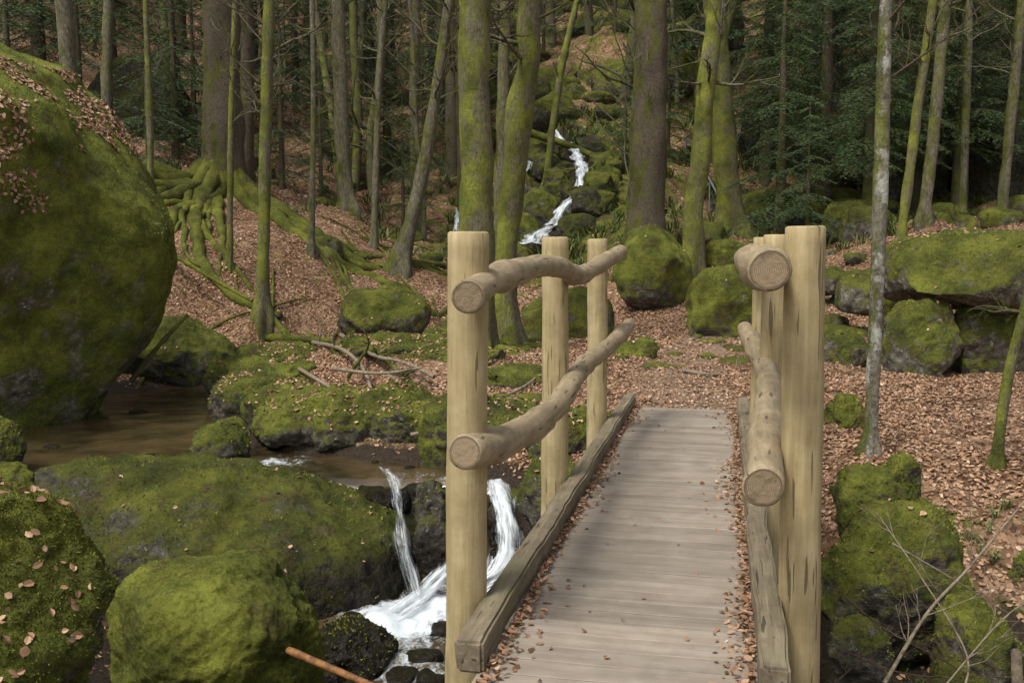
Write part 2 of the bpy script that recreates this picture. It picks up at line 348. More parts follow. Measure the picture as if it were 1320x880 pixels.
# ------------------------------------------------------------------ rocks
ICO = {}
def ico(s):
    if s not in ICO:
        bm = bmesh.new(); bmesh.ops.create_icosphere(bm, subdivisions=s, radius=1)
        V = np.array([v.co[:] for v in bm.verts]); T = np.array([[v.index for v in f.verts] for f in bm.faces]); bm.free(); ICO[s] = (V, T)
    return ICO[s]
rc = [0]
def rock(c, r, mat, label, seed=None, rot=0, tilt=0, sub=5, leaf=0, tuft=0, cuts=7, name='boulder', rough=1., group=None, box=.8, leafcond=None, lsize=(.035, .06), under=0., tsz=1., planes=()):
    rc[0] += 1; seed = seed if seed is not None else rc[0]*13+5
    R = np.random.default_rng(seed); V, T = ico(sub); V = V.copy(); c = np.asarray(c, float); r = np.asarray(r, float)*.95
    V = np.sign(V)*np.abs(V)**box; V /= (np.abs(V)**2.6).sum(1)[:, None]**(1/2.6) if box < .99 else 1.
    PL = [(np.array(p[:3])/np.linalg.norm(p[:3]), p[3]) for p in planes]
    for q in range(cuts):
        n = R.normal(size=3); n[2] *= .7; n /= np.linalg.norm(n); PL.append((n, R.uniform(.68, .92)))
    for n, o in PL:
        d = V@n; V = V-np.outer(np.where(d > o, (d-o)*.82, 0), n)
    if under: V[:, :2] *= (1-under*np.clip(-V[:, 2]-.05, 0, 1))[:, None]
    rm = r.mean(); D = V/np.linalg.norm(V, axis=1)[:, None]
    V = V*r
    V = V+D*(fbm(V*(.9/rm)+seed, seed, 4)*.17*rm*rough)[:, None]
    V = V+D*(fbm(V*(4.5/max(rm, .3))+seed, seed+3, 4)*.035*min(rm, 1.2)*rough)[:, None]
    if sub >= 6: V = V+D*(fbm(V*16+seed, seed+5, 3)*.012)[:, None]
    M = np.array(Matrix.Rotation(rot, 3, 'Z')@Matrix.Rotation(tilt, 3, 'Y')); V = V@M.T+c
    ob = mesh_obj(name, V, T, mat, origin=c); tag(ob, label, 'rock', group=group)
    if leaf:
        cond = leafcond or (lambda N, C: np.clip((N[:, 2]-.55)*4, 0, 1)*(fbm(C*2.2, 77, 3) > .0))
        s = sample_mesh(V, T, leaf, cond)
        if s: leaves(s[0]+s[1]*.012, s[1], rng.uniform(*lsize, len(s[0])))
    if tuft:
        s = sample_mesh(V, T, tuft, lambda N, C: np.clip((N[:, 2]+.35)*2, 0, 1)*np.clip(fbm(C*3, 31, 3)*2+.8, 0, 1))
        if s: TP.append(s[0]); TN.append(s[1]); TSZ.append(rng.uniform(.6, 1.3, len(s[0]))*tsz)
    return ob
def rockpx(u0, u1, v0, v1, d, mat, label, ry=None, sink=.25, **k):
    a = sight((u0+u1)/2, v0, d); b = sight((u0+u1)/2, v1, d); rx = span(u1-u0, d)/2*1.04
    h = a[2]-b[2]; zc = a[2]-h*(.5+sink/2); rz = h*(.5+sink/2)*1.04
    ry = rx*.9 if ry is None else ry
    return rock((a[0], d, zc), (rx, ry, rz), mat, label, **k)
def bigleaf(N, C):
    n = fbm(C*1.1, 6, 3)*.35; return ((C[:, 2] > 2.0+n) & (C[:, 0]+n < -5.75) & (C[:, 2] < 4.1) & (fbm(C*2.3, 5, 3) > -.35)).astype(float)*np.clip(N[:, 2]+.5, 0, 1)*1.5
rock((-7.75,13.6,1.55), (2.95,2.5,3.5), M_BIG, 'huge round moss-covered boulder standing beside the pool', seed=12, sub=7, leaf=480, leafcond=bigleaf, cuts=3, rough=.8, box=.97, under=.40, tuft=500, lsize=(.045,.075),
     planes=((.80,-.1,.60,.77),(.5,-.1,.87,.86),(.95,0,-.25,.9)))
rockpx(132,312,405,500,18,M_ROCK,'square mossy boulder at the edge of the pool', sub=6, leaf=40)
rock((-3.15,9.45,-1.47), (2.2,1.45,.98), M_ROCKD, 'broad dark mossy boulder sloping into the cascade', seed=21, sub=7, leaf=14, tuft=350, cuts=4, tilt=.06, rough=.8)
rock((-2.2,3.75,-.02), (.60,.55,.67), M_ROCKB, 'mossy boulder strewn with dry leaves in the near bank', seed=33, sub=7, leaf=420, tuft=26000, cuts=4, lsize=(.025,.048), rough=1.3,
     leafcond=lambda N, C: np.clip((N[:, 2]-.1)*2, 0, 1)*(fbm(C*5, 71, 3) > -.1))
rock((-1.70,5.4,-.84), (.61,.60,.76), M_DOME, 'rounded bright green mossy boulder with few leaves', seed=40, sub=7, leaf=16, tuft=5000, cuts=3, rough=.8, box=.92, tsz=.6)
for a in [(-40,30,535,600,10.5,M_ROCKW,'small mossy stone at the pool edge'),(-80,50,588,700,9.2,M_ROCKW,'dark mossy stone beside the broad boulder'),(248,335,543,592,11.4,M_ROCKW,'low dark mossy stone in the stream'),
          (528,584,620,735,9.3,M_ROCKD,'wet mossy stone between two cascades'),(400,514,803,868,7.4,M_BLACK,'wet black stone in the plunge pool'),
          (672,765,580,700,8.8,M_ROCKW,'mossy stone under the footbridge edge'),(630,642,672,760,9.0,M_BLACK,'narrow wet stone splitting the cascade'),
          (540,650,505,635,10.9,M_ROCKW,'mossy bank stone above the cascade'),(516,606,425,500,15,M_ROCKB,'soft green mossy stone on leafy bank'),
          (622,700,440,500,15.3,M_ROCKB,'mossy mound at the beech roots'),
          (438,560,372,425,20,M_ROCK,'dark mossy stone on the far bank'),
          (280,400,435,470,18.6,M_ROCK,'low mossy stone by the stream channel'),
          (575,640,395,440,18,M_ROCK,'mossy stone near the beech trunks'),
          (794,886,294,380,20,M_ROCKB,'upright mossy boulder below the spruce'),(889,980,338,444,16.5,M_ROCKB,'leaning mossy boulder beside the path'),
          (905,968,306,350,21.5,M_ROCKB,'pale mossy boulder beside the path'),(668,800,362,446,17.8,M_ROCK,'mossy mound on the leafy ground'),
          (785,850,432,478,14.2,M_ROCKB,'flat mossy stone by the path'),(738,790,395,425,19,M_ROCK,'mossy stone on leafy ground'),
          (1138,1232,388,486,12.7,M_SLAB,'grey boulder with green moss supporting a slab'),(1222,1350,384,492,13.0,M_ROCK,'dark mossy boulder under the slab'),
          (1060,1122,425,480,13.2,M_SLAB,'small mossy stone beside the path'),(1088,1185,345,402,17,M_SLAB,'mossy stone near the slab boulder'),
          (1045,1100,345,375,20,M_ROCKG,'grey stone beside the rocky path'),(1130,1165,372,420,15,M_ROCK,'small dark mossy stone'),(968,1035,322,352,22,M_ROCKG,'grey stone on the rocky path'),
          (1062,1166,592,680,6.9,M_ROCKB,'bright mossy stone next to the footbridge'),(1136,1192,582,650,7.3,M_ROCKB,'rounded mossy stone on the bank'),
          (1068,1268,668,815,6.3,M_ROCKW,'dark mossy boulder below the leafy bank'),(1175,1345,775,930,5.6,M_ROCKW,'mossy stone in the brambles'),
          (1298,1345,708,785,6.6,M_ROCKW,'mossy stone at the bank foot'),(1060,1122,512,575,9.3,M_ROCKB,'low mossy stone beside the bridge end'),(1060,1150,800,920,5.7,M_ROCKD,'dark stone in the gully'),
          (740,790,155,190,38,M_ROCK,'mossy boulder above the waterfall'),(735,775,88,132,46,M_ROCK,'mossy boulder on the upper slope'),(645,690,215,318,30,M_ROCK,'mossy boulder beside the waterfall'),
          (764,812,215,305,30,M_ROCK,'mossy boulder close to the falling water'),(640,690,160,225,34,M_ROCK,'mossy boulder at the waterfall top'),(598,655,235,300,30,M_ROCK,'dark mossy boulder in the gorge'),
          (700,760,110,160,42,M_ROCK,'mossy boulder high in the gorge'),(648,700,95,130,46,M_ROCK,'mossy boulder on the wooded slope'),
          (975,1060,245,300,29,M_ROCK,'dark mossy boulder below the cliff'),(1060,1140,262,305,27,M_ROCK,'low boulder below the cliff'),
          (122,235,70,205,30,M_CLIFF,'dark overhanging rock on the slope'),(1235,1420,140,295,29,M_CLIFF,'tall dark rock face under the trees')]:
    d = a[4]; nr = d < 8 and a[0] > 1000
    rockpx(*a, sub=6 if d < 15 else 5, leaf=(24 if d < 10 else 45 if d < 25 else 10), tuft=(1800 if d < 8 else 500 if d < 13 else 0), cuts=9 if nr else 7, rough=1.15 if nr else 1., box=.8)
rockpx(1146,1390,290,412,13.4,M_SLAB,'large flat-topped slab boulder resting on other rocks', sub=7, leaf=40, ry=1.4, tilt=-.03, seed=64, tuft=300, sink=.0, cuts=3, box=.82, rough=.6, planes=((0,0,1,.8),))
for a in [(1040,1330,40,290,35),(880,965,-20,130,42),(940,1060,120,280,34),(1330,1560,-60,250,34),(850,1010,-90,20,52),(1080,1230,-80,90,46),(1100,1240,110,290,31),(1180,1330,-30,170,36)]:
    rockpx(*a, M_CLIFF, 'massive dark cliff rock under conifers', sub=6, name='cliff_rock', cuts=12, rough=1.5)
for (u, v, r) in [(722,224,.5),(757,262,.5),(742,294,.5),(700,286,.55),(728,248,.45),(672,300,.6),(760,196,.5),(704,206,.5),(655,330,.6)]:
    d = hit(u, v); p = sight(u, v, d-.2); rock(p-np.array([0, 0, r*.2]), (r*1.15, r, r), M_CLIFF if r < .6 else M_ROCK, 'dark wet stone splitting the waterfall', sub=5, group='wet stones in the waterfall', name='stone')
R2 = np.random.default_rng(5)
EDGE = resample(np.array([(-3.95,16.6),(-3.95,15.2),(-3.65,13.7),(-3.0,12.45),(-2.0,11.75),(-1.1,11.35),(-.3,11.0),(.35,10.5)]+[(0.6,10.0)]), 34)
for q, (x, y) in enumerate(EDGE):
    r = R2.uniform(.34, .62); rock((x+R2.normal(0, .08)+.16, y+R2.normal(0, .12)+.18, -.50+R2.uniform(-.06, .10)), (r*1.4, r*1.1, R2.uniform(.32, .44)), M_ROCKW, 'mossy hummock of the overhanging stream bank', sub=6, rot=R2.uniform(0, 3), cuts=4, rough=1.3, leaf=230, tuft=500, group='mossy hummocks along the stream bank', name='moss_hummock')
for q in range(18):
    x, y = R2.uniform(-3.4, .2), R2.uniform(11.8, 16.5); r = R2.uniform(.25, .55)
    if x < -3.8+(y-14)*-.1 or (y < 12.8 and x < -2): continue
    rock((x, y, gz(x, y)-.06), (r*1.6, r, R2.uniform(.14, .28)), M_ROCKW, 'low mossy hummock on the leafy bank', sub=5, rot=R2.uniform(0, 3), cuts=4, rough=1.3, leaf=260, tuft=350, group='low mossy hummocks on the bank', name='moss_hummock')
for q in range(15):
    x = -1.75+q*.15; y = 10.0-.22*max(x+.8, 0)+R2.uniform(-.05, .12); r = R2.uniform(.16, .3)
    rock((x, y, -1.02+R2.uniform(-.06, .03)), (r, r*.9, r*.85), M_BLACK if q % 3 else M_ROCKD, 'wet dark stone at the lip of the cascade', sub=5, rot=R2.uniform(0, 3), group='wet stones at the cascade lip', name='stone')
    rock((x+R2.uniform(-.1, .1), y-.2-R2.uniform(0, .25), -1.42+R2.uniform(-.1, .1)), (r*1.2, r, r*1.2), M_BLACK, 'wet dark stone under the cascade', sub=5, rot=R2.uniform(0, 3), group='wet stones under the cascade', name='stone')
def smallrocks(n, u, dd, mat, s, label, grp):
    for q in range(n):
        uu = R2.uniform(*u); d = R2.uniform(*dd); x = sight(uu, 300, d)[0]; z = gz(x, d); r = R2.uniform(*s)
        if 664 < uu < 772 and 25 < d < 37: continue
        rock((x, d, z+r*.1), (r*R2.uniform(.8,1.4), r*R2.uniform(.8,1.2), r*R2.uniform(.5,.8)), mat, label, rot=R2.uniform(0,3), sub=4, group=grp, name='stone')
smallrocks(34,(985,1110),(15,28),M_ROCKG,(.15,.42),'grey stone with moss along the rocky path','stones along the rocky path')
smallrocks(22,(590,820),(24,38),M_ROCK,(.25,.75),'mossy stone in the waterfall gorge','stones in the gorge')
smallrocks(56,(600,900),(37,68),M_ROCK,(.5,1.6),'mossy boulder on the wooded hillside','boulders on the hillside')
smallrocks(16,(180,560),(19,34),M_ROCK,(.15,.5),'mossy stone half buried in leaf litter','stones on the leafy slope')
smallrocks(26,(900,1320),(23,33),M_ROCK,(.3,1.0),'mossy stone at the foot of the cliff','stones below the cliff')
for q in range(24):
    f = q/23; y = 12.6+9*f; x = 1.85+.045*(y-10.5)**2+R2.normal(0, .4); r = R2.uniform(.1, .24)
    rock((x, y, gz(x, y)-.01), (r*1.3, r, .05+.12*r), M_ROCKG, 'flat grey stone set in the leafy path', sub=4, rot=R2.uniform(0, 3), group='flat stones in the path', name='stone')
for q, p in enumerate(FP):
    for sg in (-1, 1):
        r = R2.uniform(.35, .65); x = p[0]+sg*(FALLS[q][2]*.5+r*1.0); rock((x, p[1]+.25, p[2]-.08), (r, r, r*.9), M_ROCK, 'mossy stone lining the waterfall', sub=5, group='stones lining the waterfall', name='stone')
for q in range(26):
    x, y = R2.uniform(-6,-1), R2.uniform(10.6,17); 
    if gz(x,y) < ZU-.02:
        r = R2.uniform(.06,.16); rock((x,y,ZU-r*.3), (r*1.3,r,r*.6), M_BLACK, 'small wet stone in the pool', sub=4, group='stones in the pool', name='stone')
for (u, v, r) in [(450,800,.10),(575,815,.12),(600,830,.12),(420,872,.12),(545,850,.12),(488,765,.1),(560,880,.13),(520,872,.1)]:
    p = sight(u, v, 1.6); d = (EYE-ZL)/(EYE-p[2])*1.6; p = sight(u, v, d)
    rock((p[0],p[1],ZL-.01), (r*1.4,r,r*.8), M_BLACK, 'small wet stone in the plunge pool', sub=5, group='stones in the plunge pool', name='stone')
# ------------------------------------------------------------------ water
def watermat(name, foam):
    t = NT(name); n = t.noise(5, t.coord((1, 1.8, 1)), 4, .55); n2 = t.noise(24, detail=2)
    col = t.ramp(t.noise(1.6, detail=5), [(.35, (.024, .018, .008)), (.6, (.08, .056, .025))])
    nb = t.bump(n, .22, .06); nb = t.bump(n2, .14, .012, nb)
    f = t.attr('foam'); fn = t.math('ADD', f, t.math('MULTIPLY', t.math('SUBTRACT', t.noise(11, t.coord((1, .6, 1)), 7, .8), .5), 2.9))
    ff = t.mr(fn, .45, 1.25)
    col = t.mix(ff, col, (.60, .66, .70))
    m = t.fin(col, t.math('ADD', .05, t.math('MULTIPLY', ff, .5)), nb, .8)
    return m
M_WATER = watermat('stream_water_material', 0)
def lipy(x): return 10.05-.22*np.clip(x+.8, 0, 9)
def water(name, x0, x1, y0, y1, z, step, keep, foamf, label, lip=False):
    xs = np.arange(x0, x1, step); ys = np.arange(y0, y1, step); X, Y = np.meshgrid(xs, ys); x, y = X.ravel(), Y.ravel()
    h = hz(x, y); ok = ((h < z+.12) | (lip & (y < lipy(x)+.2))) & keep(x, y); ny, nx = X.shape
    i = (np.arange(ny-1)[:, None]*nx+np.arange(nx-1)[None, :]).ravel(); Fq = np.c_[i, i+1, i+nx+1, i+nx]
    Fq = Fq[ok[Fq].all(1)]; used = np.unique(Fq); mp = -np.ones(len(x), int); mp[used] = np.arange(len(used))
    fo = foamf(x, y); p = np.c_[x, y, np.zeros(len(x))]
    zz = z+fbm(p*3.5, 8, 3)*(.008+.05*np.clip(fo, 0, 1))
    if lip: zz = zz-np.where(x > -4.4, np.clip(lipy(x)+.15-y, 0, 1)**1.6*2.2, 0)
    o = mesh_obj(name, np.c_[x, y, zz][used], mp[Fq], M_WATER, attrs={'foam': fo[used]}); tag(o, label, 'water', 'structure')
gs = lambda x, y, cx, cy, s: np.exp(-((x-cx)**2+(y-cy)**2)/s**2)
water('stream_pool', -10, 1.0, 9.0, 21, ZU, .05, lambda x, y: (y > lipy(x)-.45) & ((x > -1.9) | (y > 9.9) | ((x < -4.5) & (y > 9.1))),
      lambda x, y: .0+.8*gs(x, y, -2.6, 10.95, .4)+.6*gs(x, y, -.6, 10.2, .35)+.5*gs(x, y, -1.2, 10.4, .3)+.45*gs(x, y, -1.25, 9.85, .3)+.5*gs(x, y, -.2, 9.8, .3), 'calm brown pool of the forest stream', lip=True)
water('plunge_pool', -3.6, 5, 2.5, 9.3, ZL, .04, lambda x, y: y < 9.2,
      lambda x, y: .05+1.0*gs(x, y, -.75, 8.5, .55)+.8*gs(x, y, -.2, 8.75, .4)+.8*gs(x, y, -1.15, 8.15, .42)+.6*gs(x, y, -.95, 7.5, .5)+.45*gs(x, y, -.6, 7.0, .45), 'foaming plunge pool below the small cascade')
def foammat(name, lo, hi):
    t = NT(name); v = t.attr('flow', 'Vector')
    m1 = t.n('ShaderNodeMapping'); m1.inputs['Scale'].default_value = (46, 3, 1); t.l(v, m1.inputs[0])
    n = t.noise(1, m1.outputs[0], 6, .7, .8)
    m2 = t.n('ShaderNodeMapping'); m2.inputs['Scale'].default_value = (13, 2.4, 1); t.l(v, m2.inputs[0]); n2 = t.noise(1, m2.outputs[0], 5, .75)
    s = t.math('ADD', t.math('MULTIPLY', n, .5), t.math('MULTIPLY', n2, .5))
    col = t.ramp(s, [(.38, (.34, .38, .39)), (.50, (.58, .63, .66)), (.62, (.82, .86, .89))])
    a = t.mr(t.math('ADD', s, t.math('MULTIPLY', t.attr('edge'), .26)), lo, hi, 0, .95)
    t.fin(col, .3, t.bump(s, .35, .02), .5)
    tr = t.n('ShaderNodeBsdfTransparent'); mx = t.n('ShaderNodeMixShader'); t.l(a, mx.inputs[0]); t.l(tr.outputs[0], mx.inputs[1]); t.l(t.p.outputs[0], mx.inputs[2]); t.l(mx.outputs[0], t.out.inputs[0])
    return t.m
M_FALL = foammat('falling_water_material', .52, .80); M_VEIL = foammat('thin_water_veil_material', .58, .98)
def fallW(name, P, label, sx=(1, -.2), nl=60, nw=22, lift=0., bulge=.07, mat=None):
    P = resample(P, nl); a = np.array([sx[0], sx[1], 0.]); a /= np.linalg.norm(a); V = []; fl = []; ed = []
    L = np.r_[0, np.cumsum(np.linalg.norm(np.diff(P[:, :3], axis=0), axis=1))]; ph = float(P[0, 0])*3
    for i in range(nl):
        wob = 1+.2*math.sin(L[i]*7.3+ph)+.12*math.sin(L[i]*17+ph)
        for j in range(nw):
            s = j/(nw-1)*2-1; w = P[i, 3]*wob; q = P[i, :3]+a*s*w/2; q = q+np.array([0, -bulge, bulge*.7+lift])*(1-s*s); V.append(q); fl.append((s*w/2+ph, L[i], 0)); ed.append(1-2.6*abs(s)**2)
    V = np.array(V); n = fbm(np.c_[np.array(fl)[:, 0]*14, np.array(fl)[:, 1]*2.5, np.zeros(len(V))], 4, 4); V[:, 1] -= n*.05; V[:, 2] += n*.035
    i = (np.arange(nl-1)[:, None]*nw+np.arange(nw-1)[None, :]).ravel(); Fq = np.c_[i, i+1, i+nw+1, i+nw]
    o = mesh_obj(name, V, Fq, mat or M_FALL, attrs={'flow': np.array(fl), 'edge': np.array(ed)}); tag(o, label, 'waterfall')
def fall(name, pts, label, mat=None): fallW(name, np.array([list(sight(u, v, d))+[w] for u, v, d, w in pts]), label, mat=mat)
fall('cascade', [(640,622,9.9,.34),(643,634,9.6,.40),(650,660,9.3,.44),(655,700,9.1,.50),(645,738,8.95,.56),(612,762,8.75,.6),(585,790,8.5,.55)], 'small white cascade pouring between mossy stones')
fall('cascade', [(496,606,10.1,.26),(508,622,9.5,.24),(515,660,9.0,.24),(522,712,8.8,.28),(536,765,8.6,.36),(540,798,8.5,.42)], 'narrow thin cascade sliding off the dark boulder', M_VEIL)
fall('cascade', [(622,705,9.1,.2),(590,726,8.95,.34),(562,752,8.8,.46),(535,776,8.6,.54),(505,795,8.35,.5),(485,806,8.2,.4)], 'foaming chute running down to the plunge pool')
fall('cascade', [(576,620,9.9,.18),(582,640,9.5,.2),(586,680,9.2,.24),(584,720,9.0,.34),(574,750,8.85,.45)], 'thin trickle beside the wet mossy stone', M_VEIL)
FQ = np.c_[FP, [w for u, v, w in FALLS]]; FQ[:, 1] -= .4; FQ[:, 2] += .14
for a, b, lb in ((0, 6, 'tall thin waterfall tumbling between mossy rocks'), (6, 10, 'middle step of the waterfall between dark rocks'), (9, 12, 'broad lowest step of the waterfall')):
    fallW('waterfall', FQ[a:b], lb, sx=(1, 0), nl=60, bulge=.16)
for pts, ws, lb in (([(690,190),(686,202),(681,222)], [.35,.45,.35], 'thin side trickle of the waterfall'), ([(592,262),(590,280),(588,300)], [.2,.3,.25], 'thin trickle on dark rocks'), ([(735,204),(752,214),(756,228)], [.2,.35,.25], 'short spout beside the waterfall')):
    q_ = np.array([list(sight(u, v, hit(u, v)-.5)) for u, v in pts]); fallW('waterfall', np.c_[q_, ws], lb, sx=(1, 0), nl=30, bulge=.1)
# ------------------------------------------------------------------ footbridge
def woodmat(name, scale, cols, br=1., cracks=True, src='Object', leafy=False, green=0., bs=.5):
    t = NT(name); tc = t.n('ShaderNodeTexCoord'); v = t.coord(scale, tc.outputs[src])
    n = t.noise(1, v, 7, .7, .6); n2 = t.noise(6, tc.outputs[src], 5, .65)
    a = t.math('ADD', t.math('MULTIPLY', n, .6), t.math('MULTIPLY', n2, .4))
    c = t.ramp(a, [(.3, cols[0]), (.5, cols[1]), (.68, cols[2])])
    if cracks:
        v2 = t.coord(tuple(q*.8 for q in scale), tc.outputs[src]); w = t.noise(2.3, v2, 2, .4)
        c = t.mix(t.mr(w, .66, .70, 0, .75), c, tuple(q*.35 for q in cols[0]))
    r = t.attr('rnd'); c = t.mix(1., c, t.ramp(r, [(0, .82), (1, 1.1)]), 'MULTIPLY') if leafy else c
    if green: c = t.mix(t.mr(t.noise(3, tc.outputs[src], 6, .7), .5, .68, 0, green), c, (.085, .10, .03))
    st = t.mr(t.noise(2.1, tc.outputs[src], 6, .7), .52, .72, 0, .5); c = t.mix(st, c, tuple(q*.55 for q in cols[1]))
    return t.fin(c, .72, t.bump(n2, .25, .01, t.bump(n, bs, .012)), .3)
WP = woodmat('post_wood_material', (26, 26, 1.6), ((.215, .16, .075), (.38, .30, .155), (.51, .425, .25)))
WR = woodmat('rail_wood_material', (22, 2.2, 22), ((.14, .105, .062), (.29, .228, .138), (.44, .36, .235)))
WK = woodmat('kerb_wood_material', (24, 1.6, 24), ((.06, .048, .03), (.17, .138, .09), (.31, .26, .18)), green=.5)
WD = woodmat('deck_wood_material', (1.3, 16, 16), ((.19, .153, .116), (.275, .232, .183), (.355, .31, .255)), leafy=True, cracks=False, bs=.35)
def endmat():
    t = NT('cut_log_end_material'); rr = t.attr('rad'); tc = t.n('ShaderNodeTexCoord')
    w = t.math('ADD', t.math('MULTIPLY', rr, 60.), t.math('MULTIPLY', t.noise(14, tc.outputs['Object'], 4), 7.)); s = t.math('SINE', w)
    c = t.mix(t.mr(s, -1, 1), (.20, .145, .09), (.30, .23, .145)); c = t.mix(t.mr(rr, .82, .97), c, (.13, .098, .062))
    c = t.mix(t.mr(t.noise(20, tc.outputs['Object'], 6), .5, .7, 0, .8), c, (.12, .09, .058))
    return t.fin(c, .8, t.bump(t.noise(60, tc.outputs['Object']), .5, .01), .2)
M_END = endmat()
BA = math.atan(.2125); B0 = np.array([-.36, 0, 0])
bridge = empty('wooden_footbridge', B0, label='wooden footbridge with plank deck and rustic log railings over stream', category='bridge')
bridge.rotation_euler = (0, 0, -BA)
def tolocal(p):
    q = np.asarray(p)-B0; c, s = math.cos(BA), math.sin(BA); return np.array([q[0]*c-q[1]*s, q[0]*s+q[1]*c, q[2]])
def child(ob, parent=bridge): ob.parent = parent; return ob
def log(name, P, R, mat, seed, k=28, n=40, namp=.05, parent=bridge, bevel=.01, knots=0):
    P = np.asarray(P, float); Q = resample(np.c_[P, R], n); r = Q[:, 3].copy(); Q = Q[:, :3]
    if knots:
        rr = np.random.default_rng(seed)
        for q in range(knots): c0 = rr.integers(3, n-3); r *= 1+.12*np.exp(-((np.arange(n)-c0)/1.4)**2)
    d0 = Q[0]-Q[1]; d0 /= np.linalg.norm(d0); d1 = Q[-1]-Q[-2]; d1 /= np.linalg.norm(d1)
    Q2 = np.vstack([Q[0]+d0*bevel, Q, Q[-1]+d1*bevel]); r2 = np.r_[r[0]*.9, r, r[-1]*.9]
    V, Fq = tube(Q2, r2, k, namp=namp, nfreq=np.array([7, 7, 7])*.7, seed=seed)
    nb = len(V); fl = [tuple(f) for f in Fq]; rad = np.ones(nb)
    VV = [V]; ends = []
    for e, base in ((0, 0), (1, nb-k)):
        ring = V[base:base+k]; c = ring.mean(0); prev = np.arange(base, base+k)
        for sc in (.66, .33):
            nv = c+(ring-c)*sc; st = sum(len(a) for a in VV); VV.append(nv); rad = np.r_[rad, np.full(k, sc)]; cur = np.arange(st, st+k)
            for j in range(k):
                j2 = (j+1) % k; f = (prev[j], prev[j2], cur[j2], cur[j]); ends.append(f if e else f[::-1])
            prev = cur
        st = sum(len(a) for a in VV); VV.append(c[None]); rad = np.r_[rad, 0.]
        for j in range(k):
            f = (prev[j], prev[(j+1) % k], st); ends.append(f if e else f[::-1])
    ends = [tuple(int(x) for x in f) for f in ends]
    ob = mesh_obj(name, np.vstack(VV), [tuple(int(x) for x in f) for f in fl]+ends, mat, attrs={'rad': rad})
    ob.data.materials.append(M_END)
    for q in range(len(fl), len(fl)+len(ends)): ob.data.polygons[q].material_index = 1; ob.data.polygons[q].use_smooth = False
    return child(ob, parent)
def box(name, x0, x1, y0, y1, z0, z1, mat, nseg=1, wob=0., rnd=None, bev=.008):
    bm = bmesh.new(); bmesh.ops.create_cube(bm, size=1)
    for v in bm.verts: v.co = ((x0+x1)/2+v.co.x*(x1-x0), (y0+y1)/2+v.co.y*(y1-y0), (z0+z1)/2+v.co.z*(z1-z0))
    if nseg > 1:
        for q in range(1, nseg):
            bmesh.ops.bisect_plane(bm, geom=bm.verts[:]+bm.edges[:]+bm.faces[:], plane_co=(0, y0+(y1-y0)*q/nseg, 0), plane_no=(0, 1, 0))
    if bev: bmesh.ops.bevel(bm, geom=[e for e in bm.edges if e.calc_face_angle(0) > 1], offset=bev, segments=2, affect='EDGES')
    V = np.array([v.co[:] for v in bm.verts])
    if wob:
        n = fbm(V*1.7, 3, 3)+.5*fbm(V*8, 9, 2); n2 = fbm(V*1.7+50, 5, 3)+.5*fbm(V*8+30, 9, 2); V[:, 0] += n*wob; V[:, 2] += n2*wob*.6
    for v, c in zip(bm.verts, V): v.co = c
    me = bpy.data.meshes.new(name); bm.to_mesh(me); bm.free(); me.materials.append(mat); o = bpy.data.objects.new(name, me); COL.objects.link(o); return o
acc = Acc(); rn = []; t0 = 3.05; R3 = np.random.default_rng(3)
while t0 < 10.0:
    w = .142+R3.uniform(-.004, .004); e0, e1 = R3.uniform(-.01, .01, 2); zt = R3.uniform(-.002, .002, 4); sk = R3.uniform(-.002, .002)
    x0, x1, y0, y1 = -.52+e0, .52+e1, t0+sk, t0+w-.005+sk; b = .003
    xs = np.linspace(x0, x1, 14); prof = [(y0, -.045), (y0, -b), (y0+b, 0), (y1-b, 0), (y1, -b), (y1, -.045)]
    V = np.array([[x, py, pz+(zt[0]*(1-(x-x0))+zt[1]*(x-x0))+.001*math.sin(x*9+t0*40)] for x in xs for py, pz in prof]); k = 6
    i = np.arange(13)[:, None]*k; j = np.arange(6)[None, :]; j2 = (j+1) % 6
    Fq = np.stack([i+j, i+k+j, i+k+j2, i+j2], -1).reshape(-1, 4)
    Fq = np.vstack([Fq, [[0, 1, 2, 3], [0, 3, 4, 5], [78+3, 78+2, 78+1, 78], [78+5, 78+4, 78+3, 78]]])
    acc.add(V, Fq); rn += [R3.random()]*len(V); t0 += w
V, Fq = acc.get(); child(mesh_obj('deck', V, Fq, WD, smooth=False, attrs={'rnd': rn}))
for s in (-1, 1):
    a, b = sorted((s*.505, s*.615)); o = child(box('kerb_beam', a, b, 3.58, 10.1, .002, .125, WK, 60, .008, bev=.012)); o["label"] = 'weathered edge beam with moss traces'
    a, b = sorted((s*.34, s*.50)); child(box('support_beam', a, b, 2.8, 10.4, -.33, -.05, WK, 8, .01))
for (d, ul, vl, ur, vr, kd) in [(4.12, 603.5, 301, 1038, 294, 0), (6.35, 716, 307, 1001, 304, 1), (8.55, 770.5, 309, 984, 307, 2)]:
    for (u, v, r) in ((ul, vl, .087 if kd < 2 else .088), (ur, vr, .086)):
        top = sight(u, v, d); p = tolocal(top); s = np.sign(p[0])
        bot = np.array([s*.70 if kd == 0 else p[0], p[1], -.55]); mid = (p+bot)/2+np.array([R3.uniform(-.006, .006), 0, 0])
        log('post', [bot, mid, p], [r*1.03, r, r*.97], WP, int(u), n=36, namp=.035, bevel=.008)
def rail(pts, rads, seed): log('handrail', [tolocal(sight(u, v, d)) for u, v, d in pts], rads, WR, seed, n=60, namp=.11, bevel=.008, knots=6)
rail([(603,382,3.74),(640,359,4.45),(690,344,5.3),(724,345,5.9),(742,355,6.4),(758,350,7.2),(778,338,8.1),(800,325,9.0)], [.061,.064,.064,.060,.058,.06,.066,.064], 11)
rail([(600,583,3.74),(643,572,4.35),(690,547,5.05),(722,518,5.75),(741,485,6.5),(760,465,7.3),(785,446,8.2),(811,418,9.2)], [.073,.070,.068,.066,.068,.066,.064,.06], 12)
